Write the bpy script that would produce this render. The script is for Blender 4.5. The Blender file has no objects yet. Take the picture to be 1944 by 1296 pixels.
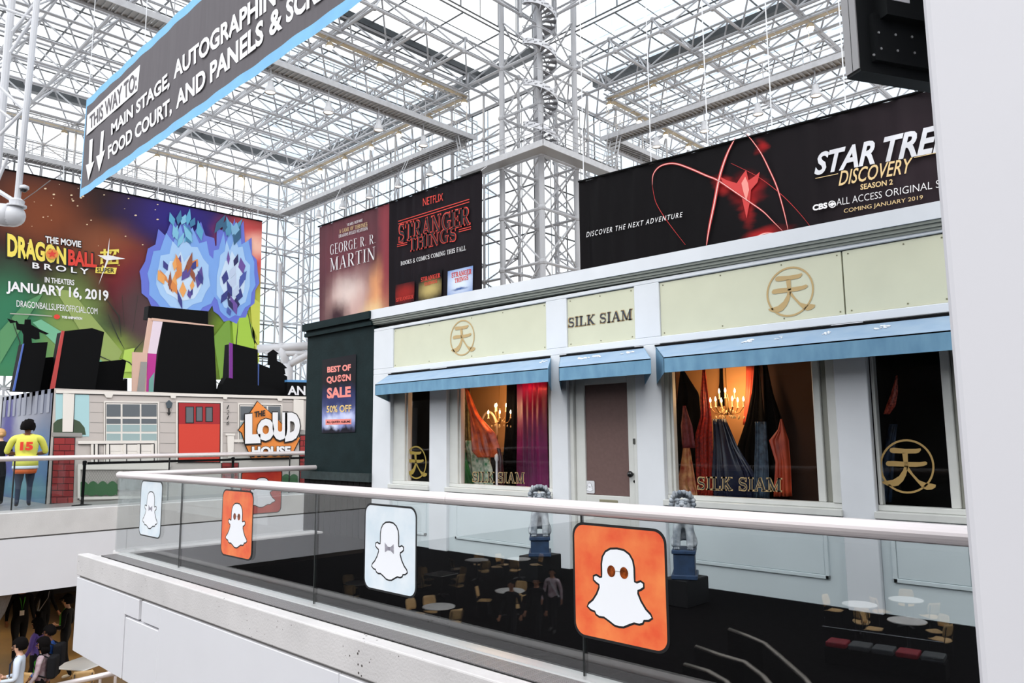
import bpy, bmesh, math, random
from mathutils import Vector, Matrix
from math import sin, cos, pi, radians, sqrt

random.seed(11)
scene = bpy.context.scene
COL = scene.collection

# ------------------------------------------------------------------ camera
F_PX, YAW, PITCH, ROLL, EYE = 1434.8, -0.76818, 0.12900, -0.00829, 1.5
def _basis():
    cy, sy, cp, sp = cos(YAW), sin(YAW), cos(PITCH), sin(PITCH)
    f = Vector((cp*sy, cp*cy, sp)); r = Vector((cy, -sy, 0)); u = r.cross(f)
    c, s = cos(ROLL), sin(ROLL)
    return c*r+s*u, -s*r+c*u, f
CR, CU, CF = _basis()
CAMP = Vector((0, 0, EYE))
cam_data = bpy.data.cameras.new('camera')
cam = bpy.data.objects.new('camera', cam_data); COL.objects.link(cam)
cam_data.sensor_width = 36.0; cam_data.lens = F_PX/1944*36.0
cam_data.clip_start = 0.05; cam_data.clip_end = 1000
M3 = Matrix((CR, CU, -CF)).transposed()
cam.matrix_world = Matrix.Translation(CAMP) @ M3.to_4x4()
scene.camera = cam

# ------------------------------------------------------------------ sky, exposure
world = bpy.data.worlds.new('overcast_sky'); scene.world = world
world.use_nodes = True
bg = world.node_tree.nodes['Background']
bg.inputs[0].default_value = (0.94, 0.97, 1.0, 1); bg.inputs[1].default_value = 1.35
vs = scene.view_settings
vs.view_transform = 'Standard'; vs.look = 'None'; vs.exposure = 0.62; vs.gamma = 1.0
vs.use_curve_mapping = False
sun_d = bpy.data.lights.new('sun', 'SUN'); sun_d.energy = 1.25; sun_d.angle = radians(28); sun_d.color = (1, .97, .93)
sun = bpy.data.objects.new('sun', sun_d); COL.objects.link(sun)
sun.rotation_euler = (radians(48), 0, radians(38))
try:
    scene.cycles.max_bounces = 6; scene.cycles.transparent_max_bounces = 12
    scene.cycles.diffuse_bounces = 2; scene.cycles.glossy_bounces = 2; scene.cycles.adaptive_threshold = .03
    scene.cycles.caustics_reflective = False; scene.cycles.caustics_refractive = False
except Exception: pass

# ------------------------------------------------------------------ pixel -> place (a pixel gives a direction; the plane gives the distance)
def ray(x, y): return CR*((x-972)/F_PX) - CU*((y-648)/F_PX) + CF
def onX(p, X): d = ray(*p); return CAMP + d*((X-CAMP.x)/d.x)
def onY(p, Y): d = ray(*p); return CAMP + d*((Y-CAMP.y)/d.y)
def onZ(p, Z): d = ray(*p); return CAMP + d*((Z-CAMP.z)/d.z)
class PlaneY:
    n = Vector((0, -1, 0))
    def __init__(s, Y): s.Y = Y
    def __call__(s, p, off=0.0): return onY(p, s.Y-off)
class PlaneN:
    def __init__(s, p, n): s.p = Vector(p); s.n = Vector(n).normalized()
    def __call__(s, q, off=0.0):
        d = ray(*q); return CAMP + d*((s.p+s.n*off-CAMP).dot(s.n)/d.dot(s.n))
def atdepth(p, d): return CAMP + ray(*p)*d
class PlaneX:
    n = Vector((1, 0, 0))
    def __init__(s, X): s.X = X
    def __call__(s, p, off=0.0): return onX(p, s.X+off)

# ------------------------------------------------------------------ colour, materials
def lin(c):
    c = c/255.0
    return c/12.92 if c <= 0.04045 else ((c+0.055)/1.055)**2.4
def S(r, g, b): return (lin(r), lin(g), lin(b), 1)
MATS = {}
def mat(name, col, rough=0.5, metal=0.0, var=0.0, vscale=3.0, bump=0.0, bscale=40.0, spec=0.5, emit=None, estr=0.0, col2=None, stretch=None, coat=0.0):
    if name in MATS: return MATS[name]
    m = bpy.data.materials.new(name); m.use_nodes = True; nt = m.node_tree
    b = nt.nodes['Principled BSDF']
    b.inputs['Base Color'].default_value = col; b.inputs['Roughness'].default_value = rough
    b.inputs['Metallic'].default_value = metal; b.inputs['Specular IOR Level'].default_value = spec
    if coat: b.inputs['Coat Weight'].default_value = coat
    if emit: b.inputs['Emission Color'].default_value = emit; b.inputs['Emission Strength'].default_value = estr
    if var or bump:
        tc = nt.nodes.new('ShaderNodeTexCoord'); src = tc.outputs['Object']
        if stretch:
            mp = nt.nodes.new('ShaderNodeMapping'); mp.inputs['Scale'].default_value = stretch
            nt.links.new(src, mp.inputs[0]); src = mp.outputs[0]
    if var:
        n = nt.nodes.new('ShaderNodeTexNoise'); n.inputs['Scale'].default_value = vscale; n.inputs['Detail'].default_value = 6
        nt.links.new(src, n.inputs['Vector'])
        r = nt.nodes.new('ShaderNodeValToRGB'); r.color_ramp.elements[0].position = .3; r.color_ramp.elements[1].position = .7
        k = max(0, 1-var)
        r.color_ramp.elements[0].color = col2 or (col[0]*k, col[1]*k, col[2]*k, 1); r.color_ramp.elements[1].color = col
        nt.links.new(n.outputs['Fac'], r.inputs[0]); nt.links.new(r.outputs[0], b.inputs['Base Color'])
    if bump:
        n = nt.nodes.new('ShaderNodeTexNoise'); n.inputs['Scale'].default_value = bscale; n.inputs['Detail'].default_value = 4
        nt.links.new(src, n.inputs['Vector'])
        bp = nt.nodes.new('ShaderNodeBump'); bp.inputs['Strength'].default_value = bump; bp.inputs['Distance'].default_value = .02
        nt.links.new(n.outputs['Fac'], bp.inputs['Height']); nt.links.new(bp.outputs[0], b.inputs['Normal'])
    MATS[name] = m; return m
def glass_mat(name, tint, ior=1.45, rough=0.0, boost=1.0):
    if name in MATS: return MATS[name]
    m = bpy.data.materials.new(name); m.use_nodes = True; nt = m.node_tree; nt.nodes.clear()
    o = nt.nodes.new('ShaderNodeOutputMaterial'); mx = nt.nodes.new('ShaderNodeMixShader')
    t = nt.nodes.new('ShaderNodeBsdfTransparent'); g = nt.nodes.new('ShaderNodeBsdfGlossy')
    t.inputs[0].default_value = tint; g.inputs['Roughness'].default_value = rough
    lw = nt.nodes.new('ShaderNodeLayerWeight'); lw.inputs[0].default_value = .5
    pw = nt.nodes.new('ShaderNodeMath'); pw.operation = 'POWER'; pw.inputs[1].default_value = 5
    f0 = ((ior-1)/(ior+1))**2*boost
    mu = nt.nodes.new('ShaderNodeMath'); mu.operation = 'MULTIPLY_ADD'; mu.inputs[1].default_value = 1-f0; mu.inputs[2].default_value = f0; mu.use_clamp = True
    nt.links.new(lw.outputs['Facing'], pw.inputs[0]); nt.links.new(pw.outputs[0], mu.inputs[0]); nt.links.new(mu.outputs[0], mx.inputs[0])
    nt.links.new(t.outputs[0], mx.inputs[1]); nt.links.new(g.outputs[0], mx.inputs[2]); nt.links.new(mx.outputs[0], o.inputs[0])
    MATS[name] = m; return m
def print_mat(name, base, blobs, rough=.6, noise=.5, streak=None, lines=None):
    """flat print: a base colour with soft noisy patches of ink (u, v, ru, rv, colour, softness) in the sheet's own UV space"""
    m = bpy.data.materials.new(name); m.use_nodes = True; nt = m.node_tree; L = nt.links.new
    b = nt.nodes['Principled BSDF']; b.inputs['Roughness'].default_value = rough; b.inputs['Specular IOR Level'].default_value = .07
    uv = nt.nodes.new('ShaderNodeUVMap')
    nz = nt.nodes.new('ShaderNodeTexNoise'); nz.inputs['Scale'].default_value = 6; nz.inputs['Detail'].default_value = 5
    L(uv.outputs[0], nz.inputs['Vector'])
    sb = nt.nodes.new('ShaderNodeVectorMath'); sb.operation = 'SUBTRACT'; sb.inputs[1].default_value = (.5, .5, .5); L(nz.outputs['Color'], sb.inputs[0])
    sc = nt.nodes.new('ShaderNodeVectorMath'); sc.operation = 'SCALE'; sc.inputs['Scale'].default_value = noise*.35; L(sb.outputs[0], sc.inputs[0])
    ad = nt.nodes.new('ShaderNodeVectorMath'); ad.operation = 'ADD'; L(uv.outputs[0], ad.inputs[0]); L(sc.outputs[0], ad.inputs[1])
    cur = None
    for (u, v, ru, rv, col, soft) in blobs:
        mp = nt.nodes.new('ShaderNodeMapping'); mp.vector_type = 'POINT'
        mp.inputs['Location'].default_value = (-u/ru, -v/rv, 0); mp.inputs['Scale'].default_value = (1/ru, 1/rv, 0)
        L(ad.outputs[0], mp.inputs[0])
        ln = nt.nodes.new('ShaderNodeVectorMath'); ln.operation = 'LENGTH'; L(mp.outputs[0], ln.inputs[0])
        mr = nt.nodes.new('ShaderNodeMapRange'); mr.inputs[1].default_value = 1+soft; mr.inputs[2].default_value = max(0, 1-soft)
        mr.interpolation_type = 'SMOOTHSTEP'
        L(ln.outputs['Value'], mr.inputs[0])
        mx = nt.nodes.new('ShaderNodeMix'); mx.data_type = 'RGBA'
        L(mr.outputs[0], mx.inputs[0])
        if cur is None: mx.inputs[6].default_value = base
        else: L(cur, mx.inputs[6])
        mx.inputs[7].default_value = col; cur = mx.outputs[2]
    if cur is None: b.inputs['Base Color'].default_value = base
    else: L(cur, b.inputs['Base Color'])
    MATS[name] = m; return m

# ------------------------------------------------------------------ mesh builder
class MB:
    def __init__(s): s.v = []; s.f = []; s.mi = []; s.uv = None
    def add(s, vs, fs, mi=0):
        k = len(s.v); s.v += [tuple(x) for x in vs]
        s.f += [tuple(i+k for i in f) for f in fs]; s.mi += [mi]*len(fs); return s
    def box(s, a, b, mi=0):
        x0, y0, z0 = min(a[0], b[0]), min(a[1], b[1]), min(a[2], b[2]); x1, y1, z1 = max(a[0], b[0]), max(a[1], b[1]), max(a[2], b[2])
        return s.add([(x0,y0,z0),(x1,y0,z0),(x1,y1,z0),(x0,y1,z0),(x0,y0,z1),(x1,y0,z1),(x1,y1,z1),(x0,y1,z1)],
                     [(0,3,2,1),(4,5,6,7),(0,1,5,4),(1,2,6,5),(2,3,7,6),(3,0,4,7)], mi)
    def tube(s, pts, r, n=6, mi=0, caps=True, r2=None):
        pts = [Vector(p) for p in pts]; m = len(pts); rings = []
        up = Vector((0,0,1))
        for i, p in enumerate(pts):
            t = (pts[min(i+1, m-1)]-pts[max(i-1, 0)])
            if t.length < 1e-9: t = Vector((0,0,1))
            t.normalize()
            a = t.cross(up if abs(t.z) < .95 else Vector((1,0,0))); a.normalize(); b = a.cross(t)
            rr = r[i] if isinstance(r, (list, tuple)) else (r if r2 is None else r+(r2-r)*i/(m-1))
            rings.append([p+(a*cos(2*pi*k/n)+b*sin(2*pi*k/n))*rr for k in range(n)])
        vs = [v for R in rings for v in R]; fs = []
        for i in range(m-1):
            for k in range(n): fs.append((i*n+k, (i+1)*n+k, (i+1)*n+(k+1)%n, i*n+(k+1)%n))
        if caps: fs.append(tuple(range(n))); fs.append(tuple(reversed(range((m-1)*n, m*n))))
        return s.add(vs, fs, mi)
    def lathe(s, prof, c=(0,0,0), n=16, mi=0, axis='z'):
        vs = []; fs = []; m = len(prof)
        for (r, h) in prof:
            for k in range(n):
                a = 2*pi*k/n; q = (r*cos(a), r*sin(a), h)
                if axis == 'y': q = (q[0], q[2], q[1])
                if axis == 'x': q = (q[2], q[0], q[1])
                vs.append((c[0]+q[0], c[1]+q[1], c[2]+q[2]))
        for i in range(m-1):
            for k in range(n): fs.append((i*n+k, i*n+(k+1)%n, (i+1)*n+(k+1)%n, (i+1)*n+k))
        fs.append(tuple(reversed(range(n)))); fs.append(tuple(range((m-1)*n, m*n)))
        return s.add(vs, fs, mi)
    def ball(s, c, r, n=8, m=6, mi=0, sx=1, sy=1, sz=1):
        vs = []; fs = []
        for i in range(m+1):
            th = pi*i/m
            for k in range(n):
                a = 2*pi*k/n; vs.append((c[0]+sx*r*sin(th)*cos(a), c[1]+sy*r*sin(th)*sin(a), c[2]+sz*r*cos(th)))
        for i in range(m):
            for k in range(n): fs.append((i*n+k, (i+1)*n+k, (i+1)*n+(k+1)%n, i*n+(k+1)%n))
        return s.add(vs, fs, mi)
    def prism(s, poly, d, mi=0):
        """closed polygon of 3D points extruded by vector d"""
        n = len(poly); a = [Vector(p) for p in poly]; b = [p+Vector(d) for p in a]
        return s.add(a+b, [tuple(range(n)), tuple(reversed(range(n, 2*n)))]+[(i, n+i, n+(i+1)%n, (i+1)%n) for i in range(n)], mi)
    def grid(s, fn, nu, nv, mi=0):
        vs = [fn(i/nu, j/nv) for j in range(nv+1) for i in range(nu+1)]
        fs = [(j*(nu+1)+i, j*(nu+1)+i+1, (j+1)*(nu+1)+i+1, (j+1)*(nu+1)+i) for j in range(nv) for i in range(nu)]
        k = len(s.v)
        s.add(vs, fs, mi)
        s.uv = s.uv or {}
        for j in range(nv+1):
            for i in range(nu+1): s.uv[k+j*(nu+1)+i] = (i/nu, j/nv)
        return s
    def mesh(s, name, mats, smooth=False):
        me = bpy.data.meshes.new(name); me.from_pydata(s.v, [], s.f)
        for m in (mats if isinstance(mats, (list, tuple)) else [mats]): me.materials.append(m)
        if any(s.mi): me.polygons.foreach_set('material_index', s.mi)
        if s.uv:
            ul = me.uv_layers.new(name='UVMap')
            for l in me.loops: ul.data[l.index].uv = s.uv.get(l.vertex_index, (0, 0))
        if smooth:
            me.polygons.foreach_set('use_smooth', [True]*len(me.polygons))
        me.update(); return me
    def build(s, name, mats, parent=None, smooth=False, recalc=True):
        me = s.mesh(name, mats, smooth)
        if recalc:
            bm = bmesh.new(); bm.from_mesh(me); bmesh.ops.recalc_face_normals(bm, faces=bm.faces); bm.to_mesh(me); bm.free()
        return link(name, me, parent)
def link(name, me, parent=None, loc=None, rot=None, scl=None):
    o = bpy.data.objects.new(name, me); COL.objects.link(o)
    if loc is not None: o.location = loc
    if rot is not None: o.rotation_euler = rot
    if scl is not None: o.scale = scl
    if parent is not None: o.parent = parent
    return o
def tag(o, label, cat, group=None, kind=None):
    o['label'] = label; o['category'] = cat
    if group: o['group'] = group
    if kind: o['kind'] = kind
    return o
def thing(name, label, cat, loc=(0,0,0), rz=0, group=None):
    o = bpy.data.objects.new(name, None); COL.objects.link(o); o.location = loc; o.rotation_euler = (0,0,rz)
    o.empty_display_size = .2
    return tag(o, label, cat, group)
def struct(o, label=None, cat=None):
    o['kind'] = 'structure'
    if label: o['label'] = label
    if cat: o['category'] = cat
    return o
def sempty(name, label=None, cat=None, loc=(0,0,0)):
    o = bpy.data.objects.new(name, None); COL.objects.link(o); o.location = loc; o.empty_display_size = .2
    return struct(o, label, cat)
def stuff(o): o['kind'] = 'stuff'; return o
def copy_tree(o, parent=None):
    c = o.copy(); COL.objects.link(c); c.parent = parent
    for ch in list(o.children): copy_tree(ch, c)
    return c
def bevel(o, w, seg=2):
    m = o.modifiers.new('bevel', 'BEVEL'); m.width = w; m.segments = seg; m.limit_method = 'ANGLE'; return o

# ------------------------------------------------------------------ lettering
def lerp(a, b, t): return a+(b-a)*t
_txt_cache = {}
def text2d(s, bold=0.0, shear=0.0, spacing=1.0, outline=0.0):
    """text as flat 2D triangles, scaled so that its box is the unit square"""
    key = (s, bold, shear, spacing)
    if key in _txt_cache: return _txt_cache[key]
    cu = bpy.data.curves.new('lettering', 'FONT'); cu.body = s; cu.size = 1; cu.offset = bold; cu.shear = shear
    cu.space_character = spacing; cu.resolution_u = 3
    ob = bpy.data.objects.new('lettering', cu); COL.objects.link(ob)
    me = bpy.data.meshes.new_from_object(ob)
    vs = [tuple(v.co[:2]) for v in me.vertices]; fs = [tuple(p.vertices) for p in me.polygons]
    bpy.data.objects.remove(ob); bpy.data.curves.remove(cu); bpy.data.meshes.remove(me)
    xs = [v[0] for v in vs]; ys = [v[1] for v in vs]
    x0, x1, y0, y1 = min(xs), max(xs), min(ys), max(ys)
    vs = [((x-x0)/(x1-x0), (y-y0)/(y1-y0)) for x, y in vs]
    _txt_cache[key] = (vs, fs); return vs, fs
# a small stroke alphabet with slab serifs (unit cell height 1)
def _arc(cx, cy, rx, ry, a0, a1, n=12): return [(cx+rx*cos(radians(lerp(a0, a1, i/n))), cy+ry*sin(radians(lerp(a0, a1, i/n)))) for i in range(n+1)]
TK, TN = .17, .075
def _g(ch):
    V = lambda x, w=TK, y0=0, y1=1: ([(x, y0), (x, y1)], w)
    sf = lambda x, y, h=.13: ([(x-h, y), (x+h, y)], .06)
    t, b = .97, .03
    if ch == 'I': return .42, [V(.21), sf(.21, b, .18), sf(.21, t, .18)]
    if ch == 'L': return .78, [V(.22), sf(.22, t, .19), ([(.03, b), (.74, b)], .07), ([(.72, .01), (.72, .28)], .06)]
    if ch == 'K': return .9, [V(.22), sf(.22, b, .19), sf(.22, t, .19), ([(.26, .42), (.72, .98)], .075), ([(.36, .55), (.74, .02)], .17), sf(.74, t, .14), sf(.76, b, .15)]
    if ch == 'A': return .94, [([(.14, .02), (.46, .98)], .075), ([(.46, .98), (.76, .02)], .17), ([(.26, .34), (.66, .34)], .065), sf(.13, b, .13), sf(.77, b, .17)]
    if ch == 'M': return 1.12, [([(.18, .02), (.18, .98)], .075), ([(.2, .97), (.55, .05)], .15), ([(.55, .05), (.88, .97)], .07), V(.9), sf(.17, b, .14), sf(.9, b, .19), sf(.12, t, .13), sf(.97, t, .13)]
    if ch == 'N': return .98, [([(.18, .02), (.18, .98)], .075), ([(.18, .97), (.78, .03)], .16), ([(.8, .02), (.8, .98)], .075), sf(.17, b, .14), sf(.8, t, .15), sf(.12, t, .13)]
    if ch == 'T': return .82, [V(.41), ([(.05, t), (.77, t)], .07), ([(.06, .74), (.06, 1)], .055), ([(.76, .74), (.76, 1)], .055), sf(.41, b, .19)]
    if ch == 'H': return .98, [V(.22), V(.76), ([(.22, .5), (.76, .5)], .07), sf(.22, b, .18), sf(.22, t, .18), sf(.76, b, .18), sf(.76, t, .18)]
    if ch == 'E': return .8, [V(.22), ([(.03, t), (.7, t)], .07), ([(.03, b), (.74, b)], .07), ([(.22, .5), (.56, .5)], .065), ([(.7, .76), (.7, 1)], .055), ([(.73, 0), (.73, .26)], .055), ([(.56, .38), (.56, .62)], .05)]
    if ch == 'F': return .75, [V(.22), ([(.03, t), (.7, t)], .07), ([(.22, .5), (.56, .5)], .065), ([(.7, .74), (.7, 1)], .055), sf(.22, b, .19), ([(.56, .38), (.56, .62)], .05)]
    if ch == 'O': return .98, [(_arc(.48, .5, .36, .45, 0, 360, 24), 'round')]
    if ch == 'Q': return .98, [(_arc(.48, .5, .36, .45, 0, 360, 24), 'round'), ([(.5, .2), (.85, -.1)], .1)]
    if ch == 'C': return .88, [(_arc(.5, .5, .38, .45, 48, 312, 20), 'round'), ([(.77, .7), (.77, .98)], .055)]
    if ch == 'G': return .96, [(_arc(.5, .5, .38, .45, 50, 300, 20), 'round'), ([(.78, .7), (.78, .98)], .055), V(.74, .15, 0.05, .45), sf(.74, .46, .16)]
    if ch == 'S': return .74, [(_arc(.36, .735, .24, .225, 35, 270, 14)+_arc(.36, .265, .26, .235, 90, -150, 14), 'ess'), ([(.6, .7), (.6, .98)], .055), ([(.1, .02), (.1, .3)], .055)]
    if ch == 'R': return .92, [V(.22), ([(.22, t), (.42, t)], .065), (_arc(.42, .735, .25, .235, 90, -90, 12), 'bowl'), ([(.22, .5), (.42, .5)], .065), ([(.42, .5), (.74, .02)], .16), sf(.22, b, .18), ([(.03, t), (.25, t)], .06), sf(.8, b, .1)]
    if ch == 'B': return .86, [V(.22), ([(.03, t), (.42, t)], .065), ([(.03, b), (.42, b)], .065), ([(.22, .52), (.44, .52)], .06), (_arc(.42, .745, .22, .225, 90, -90, 12), 'bowl'), (_arc(.44, .275, .26, .245, 90, -90, 12), 'bowl')]
    if ch == 'P': return .8, [V(.22), ([(.03, t), (.42, t)], .065), (_arc(.42, .72, .25, .25, 90, -90, 12), 'bowl'), ([(.22, .47), (.42, .47)], .065), sf(.22, b, .18)]
    if ch == 'Y': return .85, [V(.42, .16, 0, .46), ([(.1, .97), (.42, .44)], .15), ([(.42, .44), (.72, .97)], .07), sf(.42, b, .18), sf(.1, t, .13), sf(.73, t, .12)]
    if ch == 'D': return .95, [V(.22), ([(.03, t), (.42, t)], .065), ([(.03, b), (.42, b)], .065), (_arc(.42, .5, .4, .47, 90, -90, 16), 'bowl')]
    if ch == 'W': return 1.2, [([(.12, .97), (.36, .03)], .14), ([(.36, .03), (.58, .9)], .07), ([(.58, .9), (.82, .03)], .14), ([(.82, .03), (1.06, .97)], .07), sf(.12, t, .13), sf(.58, t, .1), sf(1.06, t, .12)]
    if ch == 'U': return .95, [V(.2, TK, .3, 1), ([(.2, .32)]+_arc(.47, .3, .27, .28, 180, 360, 12)+[(.74, .98)], .09), sf(.2, t, .18), sf(.74, t, .14)]
    if ch == '.': return .3, [([(.1, .07), (.2, .07)], .13)]
    if ch == '&': return .95, [(_arc(.4, .75, .19, .2, -60, 250, 14), .09), (_arc(.36, .26, .28, .24, 90, 340, 14), .12), ([(.28, .62), (.85, .03)], .14)]
    return .4, []
def serif2d(s, grow=0.0, spacing=.04):
    vs = []; fs = []; x = 0
    for ch in s:
        w, st = _g(ch)
        for pts, wd in st:
            n = len(pts); strip = []
            for i, p in enumerate(pts):
                a = pts[max(i-1, 0)]; b = pts[min(i+1, n-1)]; dx, dy = b[0]-a[0], b[1]-a[1]; l = sqrt(dx*dx+dy*dy) or 1
                dx /= l; dy /= l
                if wd == 'round': ww = lerp(.06, .18, abs(dy)**1.5)
                elif wd == 'bowl': ww = lerp(.06, .17, abs(dy)**1.5)
                elif wd == 'ess': ww = lerp(.08, .17, max(0, abs(dx)) if .15 < i/(n-1) < .85 else 0)
                else: ww = wd
                ww = ww/2+grow
                ex = 0
                if i == 0: ex = -grow
                if i == n-1: ex = grow
                cx, cy = p[0]+dx*ex, p[1]+dy*ex
                strip.append((cx-dy*ww, cy+dx*ww)); strip.append((cx+dy*ww, cy-dx*ww))
            k = len(vs); vs += [(x+q[0], q[1]) for q in strip]
            for i in range(n-1): fs.append((k+2*i, k+2*i+1, k+2*i+3, k+2*i+2))
        x += w+spacing
    x -= spacing
    return [(a/x, b) for a, b in vs], fs
def place2d(mb, shape, plane, p0, p1, h0, h1=None, off=.02, mi=0, lean=0.0):
    """lay unit-square artwork on a plane: baseline from pixel p0 to p1, heights h0/h1 in pixels"""
    h1 = h0 if h1 is None else h1
    A, B = plane(p0, off), plane(p1, off); C, D = plane((p0[0]+lean, p0[1]-h0), off), plane((p1[0]+lean, p1[1]-h1), off)
    vs = [lerp(lerp(A, B, u), lerp(C, D, u), v) for u, v in shape[0]]
    mb.add(vs, shape[1], mi); return mb
def pxpoly(mb, plane, pts, off=.02, th=None, mi=0):
    P = [plane(p, off) for p in pts]
    if th: mb.prism(P, plane.n*(-th), mi)
    else: mb.add(P, [tuple(range(len(P)))], mi)
    return mb
def strokepx(mb, plane, pts, w, off=.02, mi=0, closed=False):
    """ribbon of pixel width w (number or per-point list) along a pixel path"""
    n = len(pts); L = []
    for i, p in enumerate(pts):
        a = pts[(i-1) % n] if closed else pts[max(i-1, 0)]; b = pts[(i+1) % n] if closed else pts[min(i+1, n-1)]
        dx, dy = b[0]-a[0], b[1]-a[1]; l = sqrt(dx*dx+dy*dy) or 1
        ww = (w[i] if isinstance(w, (list, tuple)) else w)/2
        L.append(plane((p[0]-dy/l*ww, p[1]+dx/l*ww), off)); L.append(plane((p[0]+dy/l*ww, p[1]-dx/l*ww), off))
    m = n if closed else n-1
    mb.add(L, [(2*i, 2*i+1, 2*((i+1) % n)+1, 2*((i+1) % n)) for i in range(m)], mi); return mb
def flat(name, mats, parent, fn):
    mb = MB(); fn(mb); return mb.build(name, mats, parent, recalc=False)
# ------------------------------------------------------------------ common materials
WHITE = mat('white_steel', (.74, .75, .78, 1), .42)
FRW = mat('frame_white', (.42, .42, .44, 1), .45)
MULL = mat('mullion_grey', (.16, .165, .17, 1), .5)
GREYST = mat('grey_galvanised', (.40, .40, .42, 1), .5, .2)
DKST = mat('dark_flashing', (.05, .055, .06, 1), .5)
CONC = mat('concrete', S(214, 211, 210), .85, var=.13, vscale=2.2, bump=.15, bscale=60)
PANEL = mat('white_fascia', S(222, 221, 226), .6, var=.03, vscale=1.5)
SKYGL = glass_mat('roof_glass', (.94, .965, .98, 1), 1.3)
RAILGL = glass_mat('rail_glass', (.965, .98, .98, 1), 1.5, boost=3.0)
BLACK = mat('black_paint', (.003, .003, .0035, 1), .75, spec=.12)
STEEL = mat('brushed_rail', S(232, 222, 222), .3, .35)
CARPET = mat('dark_carpet', (.0045, .004, .0045, 1), .95, var=.4, vscale=20, spec=.02)
TANFL = mat('tan_stone', S(150, 118, 72), .45, var=.35, vscale=.5, col2=S(96, 76, 58))

# ------------------------------------------------------------------ floors
LOW = -3.8
o = MB().box((-45, 2.2, LOW-.3), (22, 60, LOW)).build('floor', TANFL); struct(o, 'tan polished floor of the concourse below the balconies', 'floor')
o = MB().box((-45, -32, LOW-.3), (22, 2.2, LOW)).build('floor_food_court', CARPET); struct(o, 'black carpet of the food court on the lower level', 'floor')
XE = -11.43      # free end of the balcony
YG, YO, YF = 3.86, 3.42, 6.95
o = MB().box((XE+.05, YG+.03, -.9), (6, 11.5, 0.0)).build('floor_balcony', CARPET); struct(o, 'black carpeted balcony walkway in front of the shopfront', 'floor')

# ------------------------------------------------------------------ near balcony edge
bal = sempty('wall_balcony', 'concrete and white panelled balcony edge under the glass railing', 'balcony edge')
def concmat():
    m = mat('pitted_concrete', S(213, 209, 209), .9, var=.16, vscale=1.6, bump=.2, bscale=50)
    nt = m.node_tree; b = nt.nodes['Principled BSDF']
    src = b.inputs['Base Color'].links[0].from_socket
    tc = nt.nodes.new('ShaderNodeTexCoord'); vo = nt.nodes.new('ShaderNodeTexVoronoi'); vo.inputs['Scale'].default_value = 17
    nt.links.new(tc.outputs['Object'], vo.inputs['Vector'])
    n2 = nt.nodes.new('ShaderNodeTexNoise'); n2.inputs['Scale'].default_value = 1.7; nt.links.new(tc.outputs['Object'], n2.inputs['Vector'])
    mr = nt.nodes.new('ShaderNodeMapRange'); mr.inputs[1].default_value = .38; mr.inputs[2].default_value = .72; mr.inputs[3].default_value = .0; mr.inputs[4].default_value = .17
    nt.links.new(n2.outputs['Fac'], mr.inputs[0])
    lt = nt.nodes.new('ShaderNodeMath'); lt.operation = 'LESS_THAN'; nt.links.new(vo.outputs['Distance'], lt.inputs[0]); nt.links.new(mr.outputs[0], lt.inputs[1])
    mx = nt.nodes.new('ShaderNodeMix'); mx.data_type = 'RGBA'; nt.links.new(lt.outputs[0], mx.inputs[0]); nt.links.new(src, mx.inputs[6]); mx.inputs[7].default_value = S(70, 62, 60)
    nt.links.new(mx.outputs[2], b.inputs['Base Color']); return m
PITC = concmat()
JT = -.27
o = MB().box((XE, YO, JT+.03), (4, YG-.3, .03)).box((XE, YG-.3, JT+.03), (4, YG+.06, -.02)).box((XE, YG, JT+.03), (XE+.35, 8.5, .03)).build('concrete_coping', PITC, bal); bevel(o, .012)
o = MB().box((XE+.02, YO+.04, JT-.01), (4, YG+.02, JT+.04)).box((XE+.02, YG, JT-.01), (XE+.3, 8.5, JT+.04)).build('shadow_gap', mat('gap_grey', S(120, 117, 115), .9), bal)
# fascia panels, a stepped expansion joint between them
def px(x0, x1, z0, z1, name='fascia_panel', dy=0.0, par=None):
    o = MB().box((x0, YO+.01+dy, z0), (x1, YO+.09+dy, z1)).build(name, PANEL, par or bal); bevel(o, .006, 1); return o
ZB = -1.21
px(XE+.005, -9.66, ZB, JT); px(-9.66, -9.24, -.49, JT)
px(-9.15, -8.65, -.49, JT); px(-9.62, -8.66, ZB, -.515); px(-8.65, -5.2, ZB, JT)
px(-5.19, -1.2, ZB, JT); px(-1.19, 4, ZB, JT)
MB().box((-9.24, YO+.07, ZB), (-9.15, YO+.1, JT)).box((-9.66, YO+.07, ZB), (-9.62, YO+.1, -.49)).build('joint_backing', mat('joint_grey', S(150, 148, 146), .8), bal)
o = MB().box((XE+.01, YO+.09, ZB), (XE+.08, 8.5, JT)).build('fascia_panel', PANEL, bal)
MB().box((XE+.06, YO+.09, ZB+.01), (4, 11.4, ZB+.06)).build('soffit', mat('soffit_dark', S(60, 58, 60), .8), bal)
# drain grating along the coping: slotted sections
GR = mat('grate_steel', S(150, 146, 147), .45, .5); GRD = mat('grate_slot', (.02, .02, .02, 1), .8)
gx = [XE+.38, -8.55, -5.75, -3.02, -.3, 2.4]
for i in range(5):
    a, b = gx[i]+.006, gx[i+1]-.006
    g = MB().box((a, YG-.27, .015), (b, YG-.085, .022)).build('drain_grate', GRD, bal)
    s = MB()
    n = 11
    for k in range(n):
        y = YG-.27+.185*(k+.5)/n
        s.box((a, y-.0052, .02), (b, y+.0052, .03))
    q = int((b-a)/.09)
    for k in range(q+1): s.box((a+(b-a)*k/q-.006, YG-.27, .02), (a+(b-a)*k/q+.006, YG-.085, .029))
    s.build('grate_bars', GR, g)
MB().box((XE+.36, YG-.06, .0), (4, YG+.05, .035)).box((XE+.36, YG-.085, .0), (4, YG-.06, .027)).build('glass_channel', mat('channel', S(205, 205, 205), .35, .5), bal)
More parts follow.
